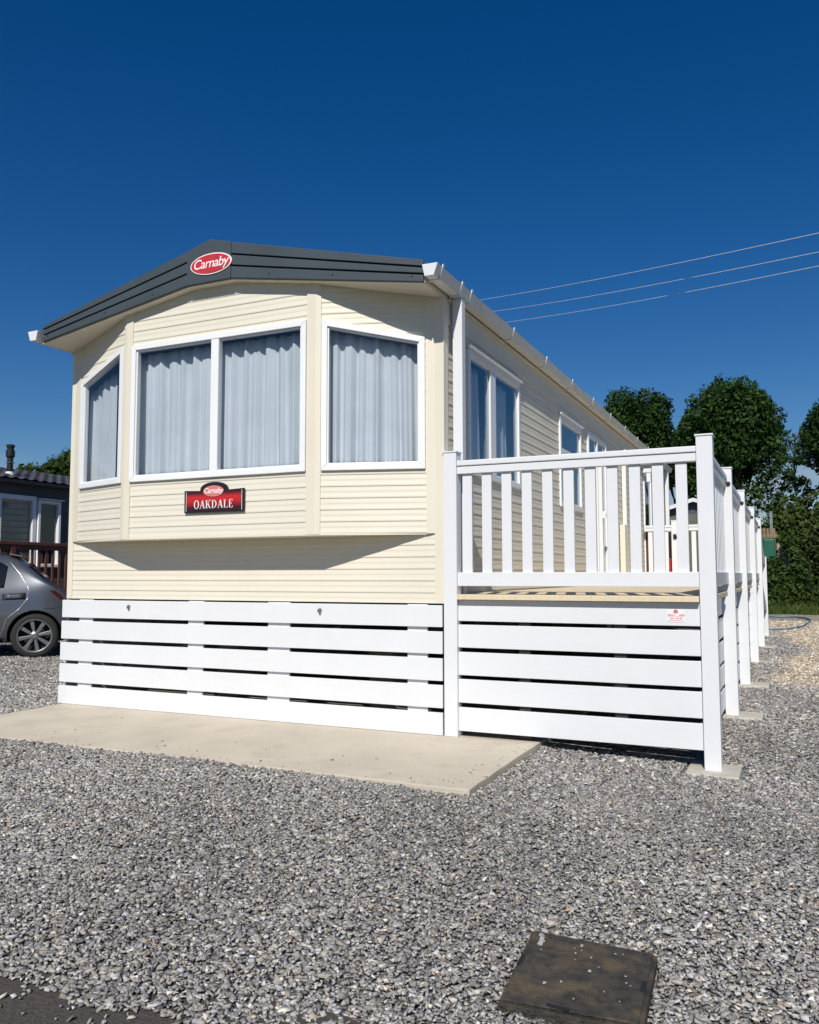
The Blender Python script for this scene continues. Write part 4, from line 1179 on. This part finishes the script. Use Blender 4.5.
# ================================================================= VEGETATION
def leaves(name, mtl, parent, centers, radii, n, size, hollow=0.55, flat=0.0, seed=1, tone_bias=0.0, droop=0.0):
    """many small leaf clumps spread through ellipsoidal lobes"""
    r = np.random.default_rng(seed)
    centers = np.asarray(centers, float); radii = np.asarray(radii, float)
    w = (radii[:, 0] * radii[:, 1] * radii[:, 2]) ** (2 / 3); w /= w.sum()
    idx = r.choice(len(centers), n, p=w)
    d = r.normal(size=(n, 3)); d /= np.linalg.norm(d, axis=1)[:, None]
    rad = hollow + (1 - hollow) * r.random(n) ** 0.6
    rad = rad * (1 + 0.16 * np.sin(d[:, 0] * 7 + idx) * np.sin(d[:, 2] * 6 + idx * 2.1)) 
    rad = np.where(r.random(n) < 0.07, rad * r.uniform(1.03, 1.16, n), rad)
    P = centers[idx] + d * radii[idx] * rad[:, None]
    s = size * np.exp(r.normal(0, 0.35, n))
    # leaf orientation: loosely facing outwards and up
    nrm = d * 0.7 + r.normal(size=(n, 3)) * 0.75 + np.array([0, 0, 0.35]); nrm /= np.linalg.norm(nrm, axis=1)[:, None]
    a = np.cross(nrm, r.normal(size=(n, 3))); a /= np.linalg.norm(a, axis=1)[:, None]; b = np.cross(nrm, a)
    q = np.stack([-a * 1.0, b * 0.55 + nrm * 0.12, a * 1.0, -b * 0.55 + nrm * 0.12], 1) * s[:, None, None]
    V = (P[:, None, :] + q)
    me = bpy.data.meshes.new(name)
    off = np.array(origin_of(parent)) if parent is not None else np.zeros(3)
    me.vertices.add(n * 4); me.vertices.foreach_set('co', (V - off).reshape(-1).astype(np.float32))
    me.loops.add(n * 4); me.loops.foreach_set('vertex_index', np.arange(n * 4, dtype=np.int32))
    me.polygons.add(n); me.polygons.foreach_set('loop_start', (np.arange(n) * 4).astype(np.int32)); me.polygons.foreach_set('loop_total', np.full(n, 4, np.int32))
    lobe = r.random(len(centers))
    tone = np.clip(0.42 + 0.42 * (lobe[idx] - 0.5) + r.normal(0, 0.20, n) + tone_bias, 0, 1)
    at = me.attributes.new('tone', 'FLOAT', 'POINT'); at.data.foreach_set('value', np.repeat(tone, 4).astype(np.float32))
    me.update(calc_edges=True); me.materials.append(mtl)
    o = bpy.data.objects.new(name, me); COL.objects.link(o)
    if parent is not None: o.parent = parent
    return o

M['bark'] = mat('bark', (0.075, 0.058, 0.042), 0.9, 0.3, 4, 0.6, 12)
LEAF_DARK = leaf_mat('dark_leaf', (0.012, 0.032, 0.008), (0.052, 0.110, 0.024), (0.10, 0.155, 0.04))
LEAF_MID = leaf_mat('mid_leaf', (0.018, 0.036, 0.010), (0.060, 0.098, 0.022), (0.11, 0.14, 0.04))
LEAF_HEDGE = leaf_mat('hedge_leaf', (0.018, 0.034, 0.010), (0.060, 0.088, 0.024), (0.15, 0.14, 0.07))
LEAF_LIGHT = leaf_mat('light_leaf', (0.036, 0.062, 0.014), (0.105, 0.150, 0.036), (0.16, 0.19, 0.06))

def lobes(c, rx, ry, rz, n, seed, lr=(0.28, 0.5)):
    r = random.Random(seed); C = []; RR = []
    for k in range(n):
        th = r.random() * 2 * math.pi; ph = math.acos(r.uniform(-0.75, 1)); q = r.uniform(0.45, 0.78)
        C.append((c[0] + rx * q * math.sin(ph) * math.cos(th), c[1] + ry * q * math.sin(ph) * math.sin(th), c[2] + rz * q * math.cos(ph)))
        s = r.uniform(*lr); RR.append((rx * s, ry * s, rz * s))
    return C, RR

def tree(name, label, base, c, rx, ry, rz, nl, n, size, mtl, seed, group, trunk=0.3, lr=(0.28, 0.5), hollow=0.5, extra=(), cat='tree'):
    t = thing(name, label, cat, base, group)
    C, RR = lobes(c, rx, ry, rz, nl, seed, lr)
    for (ec, er) in extra: C.append(ec); RR.append(er)
    leaves('crown', mtl, t, C, RR, n, size, hollow, seed=seed)
    mb = MB(); r = random.Random(seed)
    b = Vector(base); cc = Vector(c)
    top_ = cc + Vector((0, 0, rz * 0.35))
    pts = [b + (top_ - b) * f + Vector((r.uniform(-1, 1), r.uniform(-1, 1), 0)) * trunk * 0.5 * (f > 0) for f in (0, 0.25, 0.5, 0.75, 1)]
    mb.tube(pts, [trunk * k for k in (1.15, 0.95, 0.75, 0.5, 0.2)], 8)
    for k in range(min(len(C), 14)):
        f = r.uniform(0.4, 0.85); s = b + (top_ - b) * f
        e = Vector(C[k]); m = (s + e) / 2 + Vector((0, 0, -0.12 * (e - s).length))
        mb.tube([s, m, e], [trunk * 0.42, trunk * 0.26, trunk * 0.08], 6)
    mb.build('trunk', M['bark'], t, smooth=True)
    return t

TG = 'trees standing beyond the caravans'
tree('broadleaf_tree', 'tallest dark green broadleaf tree with wide domed crown behind the veranda', (-1.3, 53.0, -0.2), (-1.15, 53.0, 10.2), 3.75, 3.6, 4.2, 85, 40000, 0.115, LEAF_DARK, 21, TG, 0.38, (0.13, 0.34),
     extra=[((1.3, 53.2, 7.2), (1.5, 1.4, 1.3)), ((-3.4, 53, 7.2), (1.4, 1.4, 1.5)), ((-0.6, 52.5, 6.0), (2.0, 1.6, 1.3))] + [((-1.15 + 2.25 * math.cos(R(a)), 53 + 0.6 * math.sin(a), 10.2 + 2.65 * math.sin(R(a))), (1.0 + 0.45 * math.sin(a * 1.7) ** 2, 1.2, 1.0 + 0.4 * math.sin(a * 2.3) ** 2)) for a in range(-15, 196, 21)])
tree('broadleaf_tree', 'dark green rounded tree rising behind the far end of the caravan roof', (-7.6, 55.5, -0.2), (-7.75, 55.3, 11.2), 3.1, 3.0, 3.6, 55, 23000, 0.115, LEAF_DARK, 22, TG, 0.34, (0.14, 0.38))
tree('broadleaf_tree', 'low tree filling the gap between the two tall domed trees', (-5.0, 57.0, -0.2), (-4.9, 57.0, 8.7), 1.8, 1.8, 2.6, 20, 12000, 0.115, LEAF_DARK, 23, TG, 0.22)
tree('broadleaf_tree', 'very dark tree with dense crown cut by the right edge of the picture', (4.7, 44.3, -0.2), (4.75, 44.3, 8.1), 1.95, 1.9, 2.5, 30, 18000, 0.09, LEAF_DARK, 24, TG, 0.26, (0.26, 0.44))
# sparse young tree: thin stems, few leaves
sp_t = thing('young_tree', 'thin sparse young tree with bare twigs between two dense trees', 'tree', (2.65, 49.0, -0.2), TG)
mb = MB(); r = random.Random(31); C = []; RR = []
mb.tube([(2.65, 49, -0.2), (2.7, 49, 4), (2.6, 49, 7.5), (2.75, 49, 9.6)], [0.13, 0.11, 0.07, 0.02], 6)
for k in range(26):
    z = r.uniform(5.2, 9.2); a = r.random() * 6.28; L = r.uniform(0.5, 1.25) * (1.1 - 0.07 * (z - 5))
    s = Vector((2.65, 49, z)); e = s + Vector((math.cos(a) * L, math.sin(a) * L, r.uniform(0.3, 1.0)))
    mb.tube([s, (s + e) / 2 + Vector((0, 0, 0.05)), e], [0.035, 0.025, 0.008], 5)
    if z < 7.6 or r.random() < 0.25: C.append(tuple(e)); RR.append((0.36, 0.36, 0.32))
mb.build('trunk', M['bark'], sp_t, smooth=True)
leaves('crown', LEAF_DARK, sp_t, C, RR, 1100, 0.10, 0.2, seed=33)
# left trees behind the neighbour
tree('broadleaf_tree', 'mid green tree with rounded top showing above the dark tiled roof beside the cream caravan', (-52.6, 45.6, -0.2), (-52.6, 45.6, 8.7), 2.3, 2.3, 3.2, 26, 12000, 0.13, LEAF_MID, 41, 'trees above the dark tiled roof', 0.3)
tree('broadleaf_tree', 'lower mid green tree seen just right of the black flue', (-56.2, 44.4, -0.2), (-56.0, 44.4, 7.9), 2.2, 2.2, 2.8, 22, 12000, 0.13, LEAF_MID, 42, 'trees above the dark tiled roof', 0.3)
tree('broadleaf_tree', 'mid green tree left of the black flue at the picture edge', (-60.2, 43.0, -0.2), (-60.0, 43.0, 7.6), 2.4, 2.2, 2.8, 22, 12000, 0.13, LEAF_MID, 43, 'trees above the dark tiled roof', 0.3)

# hedge masses at the right
def bush(name, label, base, C, RR, n, size, mtl, seed, hollow=0.6, cat='bush', stems=6):
    t = thing(name, label, cat, base)
    leaves('foliage', mtl, t, C, RR, n, size, hollow, seed=seed)
    mb = MB(); r = random.Random(seed)
    for k in range(stems):
        e = Vector(C[k % len(C)]); b = Vector(base) + Vector((r.uniform(-0.4, 0.4), r.uniform(-0.3, 0.3), 0))
        mb.tube([b, (b + e) / 2 + Vector((r.uniform(-.2, .2), 0, 0)), e], [0.06, 0.045, 0.02], 6)
    mb.build('stems', M['bark'], t, smooth=True)
    return t
C, RR = lobes((3.0, 26.4, 2.25), 1.9, 1.5, 1.6, 30, 51, (0.28, 0.45))
C += [(1.9, 26.2, 2.3), (2.4, 26.0, 1.4), (4.2, 26.4, 1.9), (3.4, 25.9, 1.3)]; RR += [(0.8, 0.7, 0.9), (0.8, 0.7, 0.8), (1.1, 0.9, 1.2), (1.0, 0.8, 0.9)]
bush('rounded_bush', 'large round topped sunlit green bush beyond the end of the veranda', (3.0, 26.4, -0.1), C, RR, 17000, 0.085, LEAF_LIGHT, 52)
C, RR = lobes((3.9, 24.6, 1.45), 1.75, 0.9, 1.55, 26, 53, (0.28, 0.45))
bush('ivy_hedge', 'dark ivy covered hedge with pale flecks at the right picture edge', (3.9, 24.7, -0.1), C, RR, 17000, 0.065, LEAF_HEDGE, 54, cat='hedge')
C, RR = lobes((6.6, 25.0, 1.6), 2.2, 1.0, 1.7, 20, 55, (0.28, 0.45))
bush('ivy_hedge', 'dark hedge continuing outside the right edge', (6.6, 25.0, -0.1), C, RR, 7000, 0.08, LEAF_HEDGE, 56, cat='hedge')
C = [(1.75, 22.1, 0.45), (2.2, 22.2, 0.55), (2.7, 22.4, 0.50), (1.45, 22.2, 0.50), (1.6, 22.2, 1.0), (2.0, 22.3, 1.0), (2.45, 22.5, 1.0), (1.75, 22.3, 1.25), (3.2, 22.8, 0.5), (2.35, 22.6, 1.75), (2.2, 22.75, 2.12), (2.5, 22.6, 1.4)]; RR = [(0.42, 0.32, 0.42)] * 9 + [(0.22, 0.25, 0.30)] * 3
bush('bramble', 'low leafy brambles at the foot of the dark hedge', (2.0, 22.2, -0.05), C, RR, 9500, 0.05, LEAF_MID, 57, cat='brambles', hollow=0.3)

# grass verge
def grass(x0, x1, y0, y1, n, hh, seed, name, label):
    r = np.random.default_rng(seed)
    x = r.uniform(x0, x1, n); y = r.uniform(y0, y1, n); h = hh * np.exp(r.normal(0, 0.4, n)); a = r.random(n) * 6.283
    w = 0.010 + 0.010 * r.random(n); lx = r.normal(0, 0.35, n) * h; ly = r.normal(0, 0.35, n) * h
    z = gh(x, y) - 0.02
    p0 = np.stack([x - np.cos(a) * w, y - np.sin(a) * w, z], -1); p1 = np.stack([x + np.cos(a) * w, y + np.sin(a) * w, z], -1); p2 = np.stack([x + lx, y + ly, z + h], -1)
    V = np.stack([p0, p1, p2], 1)
    me = bpy.data.meshes.new(name); me.vertices.add(n * 3); me.vertices.foreach_set('co', V.reshape(-1).astype(np.float32))
    me.loops.add(n * 3); me.loops.foreach_set('vertex_index', np.arange(n * 3, dtype=np.int32)); me.polygons.add(n)
    me.polygons.foreach_set('loop_start', (np.arange(n) * 3).astype(np.int32)); me.polygons.foreach_set('loop_total', np.full(n, 3, np.int32))
    at = me.attributes.new('tone', 'FLOAT', 'POINT'); at.data.foreach_set('value', np.repeat(np.clip(r.normal(0.45, 0.25, n), 0, 1), 3).astype(np.float32))
    me.update(calc_edges=True); me.materials.append(LEAF_LIGHT if True else LEAF_MID)
    o = bpy.data.objects.new(name, me); COL.objects.link(o); tag(o, label, 'grass', kind='stuff')
grass(1.6, 9.0, 20.8, 23.8, 22000, 0.20, 61, 'grass', 'rough green grass verge in front of the hedge')
# weed between car and skirting
wd = thing('weed', 'small green leafy weed growing beside the skirting corner near the car', 'weed', (-4.55, 2.6, -0.03))
leaves('foliage', LEAF_LIGHT, wd, [(-4.55, 2.6, 0.16), (-4.6, 2.65, 0.28), (-4.5, 2.6, 0.08)], [(0.10, 0.08, 0.14), (0.06, 0.06, 0.12), (0.12, 0.1, 0.08)], 160, 0.035, 0.1, seed=62)
mb = MB(); mb.tube([(-4.55, 2.6, -0.03), (-4.57, 2.62, 0.15), (-4.6, 2.65, 0.34)], [0.006, 0.005, 0.003], 5); mb.build('stem', M['bark'], wd)

# ================================================================= SMALL BACKGROUND THINGS
M['green'] = mat('dark_green_plastic', (0.010, 0.10, 0.062), 0.45, 0.12, 6)
tk = thing('green_tank', 'dark green plastic tank standing in front of the hedge', 'tank', (1.67, 22.8, 0.0))
box('tank_body', M['green'], tk, 1.49, 1.83, 22.65, 23.05, 0.35, 2.22, 0.03)
box('tank_lid', M['green'], tk, 1.48, 1.84, 22.64, 23.06, 2.222, 2.262, 0.012)
box('stand', M['pad'], tk, 1.48, 1.84, 22.64, 23.06, -0.05, 0.345, 0.01)
M['old_wood'] = mat('weathered_wood', (0.24, 0.16, 0.10), 0.8, 0.3, 10, 0.3, 30, stretch=(1, 1, 0.2))
pf = thing('picket_fence', 'short weathered brown picket fence showing above the green tank', 'fence', (1.6, 23.3, 0.0))
for k in range(7):
    box('picket', M['old_wood'], pf, 1.20 + k * 0.095, 1.265 + k * 0.095, 23.30, 23.325, 0.0, 2.58 + 0.02 * (k % 2))
for z in (0.5, 2.32):
    box('rail', M['old_wood'], pf, 1.18, 1.88, 23.327, 23.36, z, z + 0.08)
gp = MB(); gp.box(1.68, 1.765, 23.5, 23.58, -0.05, 3.12); gp.box(1.67, 1.775, 23.49, 23.59, 3.12, 3.14)
tag(gp.build('fence_post', mat('blue_grey_post', (0.16, 0.20, 0.23), 0.6, 0.15, 5), bevel=0.005), 'slim blue grey post rising above the picket fence', 'post')
M['stone'] = mat('pinkish_stone', (0.36, 0.27, 0.22), 0.9, 0.25, 3.5, 0.4, 14)
sw = MB(); rs = random.Random(77)
for row in range(9):
    x = 1.86
    while x < 2.35:
        w = rs.uniform(0.18, 0.36)
        sw.box(x, x + w - 0.018, 23.15 + rs.uniform(-0.02, 0.02), 23.45, 0.0 + row * 0.235, 0.215 + row * 0.235)
        x += w
tag(sw.build('stone_wall', M['stone'], bevel=0.015), 'low pinkish stone wall half hidden by the hedge', 'wall')
# blue hose
hp = []
ctrl = [(0.9, 19.6), (1.7, 19.0), (2.3, 18.9), (2.62, 18.0), (2.60, 16.2), (2.40, 14.3), (2.1, 13.2), (1.75, 12.9), (1.3, 12.6)]
for i in range(len(ctrl) - 1):
    for k in range(6):
        t = k / 6
        p0 = ctrl[max(i - 1, 0)]; p1 = ctrl[i]; p2 = ctrl[i + 1]; p3 = ctrl[min(i + 2, len(ctrl) - 1)]
        c = [0.5 * (2 * p1[j] + (p2[j] - p0[j]) * t + (2 * p0[j] - 5 * p1[j] + 4 * p2[j] - p3[j]) * t * t + (-p0[j] + 3 * p1[j] - 3 * p2[j] + p3[j]) * t ** 3) for j in (0, 1)]
        hp.append((c[0], c[1], float(gh(np.array(c[0]), np.array(c[1]))) + 0.02))
tag(MB().tube(hp, 0.022, 8).build('water_pipe', mat('blue_pipe', (0.07, 0.15, 0.21), 0.45, 0.1, 8), smooth=True), 'blue water pipe curving over the ground beyond the veranda', 'pipe')
# cream shed behind the caravan
sh = thing('garden_shed', 'small cream shed with white barge boards beyond the end of the veranda', 'shed', (-0.25, 20.5, 0.0))
mb = MB(); mb.add(*siding((-1.35, 19.8), (0.85, 19.8), 0.0, 2.9)); mb.add(*siding((0.85, 19.8), (0.85, 22.4), 0.0, 2.9)); mb.add(*siding((0.85, 22.4), (-1.35, 22.4), 0.0, 2.9)); mb.add(*siding((-1.35, 22.4), (-1.35, 19.8), 0.0, 2.9))
mb.build('wall', mat('dull_green_boards', (0.10, 0.115, 0.085), 0.7, 0.1, 4), sh, recalc=False)
MB().prism([(-1.35, 19.795, 2.88), (0.85, 19.795, 2.88), (-0.25, 19.795, 3.22)], None, (0, 2.6, 0)).build('gable', M['slate'], sh)
MB().prism([(-1.55, 19.6, 2.82), (-0.25, 19.6, 3.24), (1.05, 19.6, 2.82), (1.05, 19.6, 2.88), (-0.25, 19.6, 3.30), (-1.55, 19.6, 2.88)], None, (0, 3.0, 0)).build('roof', M['slate'], sh)
for s in (-1, 1):
    MB().prism([(-0.25 + s * 1.30, 19.57, 2.80), (-0.25, 19.57, 3.22), (-0.25, 19.57, 3.33), (-0.25 + s * 1.30, 19.57, 2.91)], None, (0, 0.025, 0)).build('barge_board', M['white'], sh)

# overhead cables
labs = ['highest of the three thin overhead cables crossing the blue sky', 'middle one of the three thin overhead cables crossing the sky', 'lowest of the three thin overhead cables crossing the sky']
M['cable'] = mat('pale_cable', (0.80, 0.80, 0.80), 0.5)
for i, (a, b) in enumerate((((3.564, 27.138, 13.392), (-17.532, 49.942, 20.875)), ((3.542, 27.184, 12.709), (-16.444, 50.506, 20.082)), ((3.525, 27.219, 12.205), (-15.749, 50.891, 19.289)))):
    a = Vector(a); b = Vector(b); d = b - a
    pts = []
    for k in range(41):
        f = -0.9 + 2.3 * k / 40
        p = a + d * f
        p.z += 0.55 * ((f - 0.5) ** 2 - 0.25)
        pts.append(p)
    tag(MB().tube(pts, 0.012, 6).build('overhead_cable', M['cable'], smooth=True), labs[i], 'cable', 'overhead cables')

# ================================================================= LIGHT
SUN_EL, SUN_AZ = 42.5, 13.5          # azimuth measured from -y towards +x
w = bpy.data.worlds.new('World'); scene.world = w; w.use_nodes = True
nt = w.node_tree; nt.nodes.clear()
out = nd(nt, 'ShaderNodeOutputWorld'); bg = nd(nt, 'ShaderNodeBackground'); bg.inputs['Strength'].default_value = 0.058
sky = nd(nt, 'ShaderNodeTexSky'); sky.sky_type = 'NISHITA'; sky.sun_disc = False
sky.sun_elevation = R(SUN_EL); sky.sun_rotation = R(180 - SUN_AZ)
sky.air_density = 1.0; sky.dust_density = 0.5; sky.ozone_density = 4.0; sky.altitude = 60
hs = nd(nt, 'ShaderNodeHueSaturation'); hs.inputs['Saturation'].default_value = 1.38; hs.inputs['Hue'].default_value = 0.509; hs.inputs['Value'].default_value = 1.2
nt.links.new(sky.outputs['Color'], hs.inputs['Color']); 
# a few small fair-weather clouds low over the horizon
tcw = nd(nt, 'ShaderNodeTexCoord'); mpw = nd(nt, 'ShaderNodeMapping'); mpw.inputs['Scale'].default_value = (1, 1, 2.6); mpw.inputs['Location'].default_value = (0.35, 0.0, 0.0)
nt.links.new(tcw.outputs['Generated'], mpw.inputs['Vector'])
cn = nd(nt, 'ShaderNodeTexNoise'); cn.inputs['Scale'].default_value = 9.0; cn.inputs['Detail'].default_value = 7
nt.links.new(mpw.outputs[0], cn.inputs['Vector'])
cm = nd(nt, 'ShaderNodeMapRange'); cm.inputs['From Min'].default_value = 0.40; cm.inputs['From Max'].default_value = 0.62; cm.interpolation_type = 'SMOOTHSTEP'
nt.links.new(cn.outputs['Fac'], cm.inputs['Value'])
sz = nd(nt, 'ShaderNodeSeparateXYZ'); nt.links.new(tcw.outputs['Generated'], sz.inputs[0])
e1 = nd(nt, 'ShaderNodeMapRange'); e1.inputs['From Min'].default_value = 0.145; e1.inputs['From Max'].default_value = 0.085; e1.interpolation_type = 'SMOOTHSTEP'
nt.links.new(sz.outputs['Z'], e1.inputs['Value'])
mm = nd(nt, 'ShaderNodeMath', operation='MULTIPLY'); nt.links.new(cm.outputs[0], mm.inputs[0]); nt.links.new(e1.outputs[0], mm.inputs[1])
m3 = nd(nt, 'ShaderNodeMath', operation='MULTIPLY'); nt.links.new(mm.outputs[0], m3.inputs[0]); m3.inputs[1].default_value = 0.7
mc = nd(nt, 'ShaderNodeMixRGB'); mc.inputs['Color2'].default_value = (7.0, 7.2, 7.8, 1)
nt.links.new(m3.outputs[0], mc.inputs['Fac']); nt.links.new(hs.outputs['Color'], mc.inputs['Color1']); nt.links.new(mc.outputs[0], bg.inputs['Color']); nt.links.new(bg.outputs[0], out.inputs['Surface'])
L = bpy.data.lights.new('sun', 'SUN'); L.energy = 4.7; L.angle = R(0.53); L.color = (1.0, 0.955, 0.88)
so = bpy.data.objects.new('sun', L); COL.objects.link(so)
sd = Vector((math.sin(R(SUN_AZ)) * math.cos(R(SUN_EL)), -math.cos(R(SUN_AZ)) * math.cos(R(SUN_EL)), math.sin(R(SUN_EL))))
so.rotation_euler = sd.to_track_quat('Z', 'Y').to_euler(); so.location = sd * 50

# ================================================================= CAMERA
yaw, pitch, roll = 0.42996, 0.075125, -0.00191
f = Vector((-math.sin(yaw) * math.cos(pitch), math.cos(yaw) * math.cos(pitch), math.sin(pitch)))
r0 = Vector((math.cos(yaw), math.sin(yaw), 0)); u0 = r0.cross(f)
r2 = r0 * math.cos(roll) + u0 * math.sin(roll); u2 = -r0 * math.sin(roll) + u0 * math.cos(roll)
cd = bpy.data.cameras.new('camera'); cam = bpy.data.objects.new('camera', cd); COL.objects.link(cam)
cam.matrix_world = Matrix(((r2.x, u2.x, -f.x, 2.2816), (r2.y, u2.y, -f.y, -5.5325), (r2.z, u2.z, -f.z, 1.1368), (0, 0, 0, 1)))
cd.sensor_fit = 'HORIZONTAL'; cd.sensor_width = 36.0; cd.lens = 832.03 / 819.0 * 36.0
cd.clip_start = 0.05; cd.clip_end = 3000
scene.camera = cam

scene.view_settings.view_transform = 'Standard'; scene.view_settings.look = 'None'; scene.view_settings.exposure = 0.0; scene.view_settings.gamma = 1.0
scene.view_settings.use_curve_mapping = False
scene.render.engine = 'CYCLES'
scene.cycles.use_denoising = True
scene.cycles.max_bounces = 8; scene.cycles.transparent_max_bounces = 12; scene.cycles.caustics_reflective = False; scene.cycles.caustics_refractive = False
for o in list(bpy.data.objects):
    if '_w' in o: del o['_w']
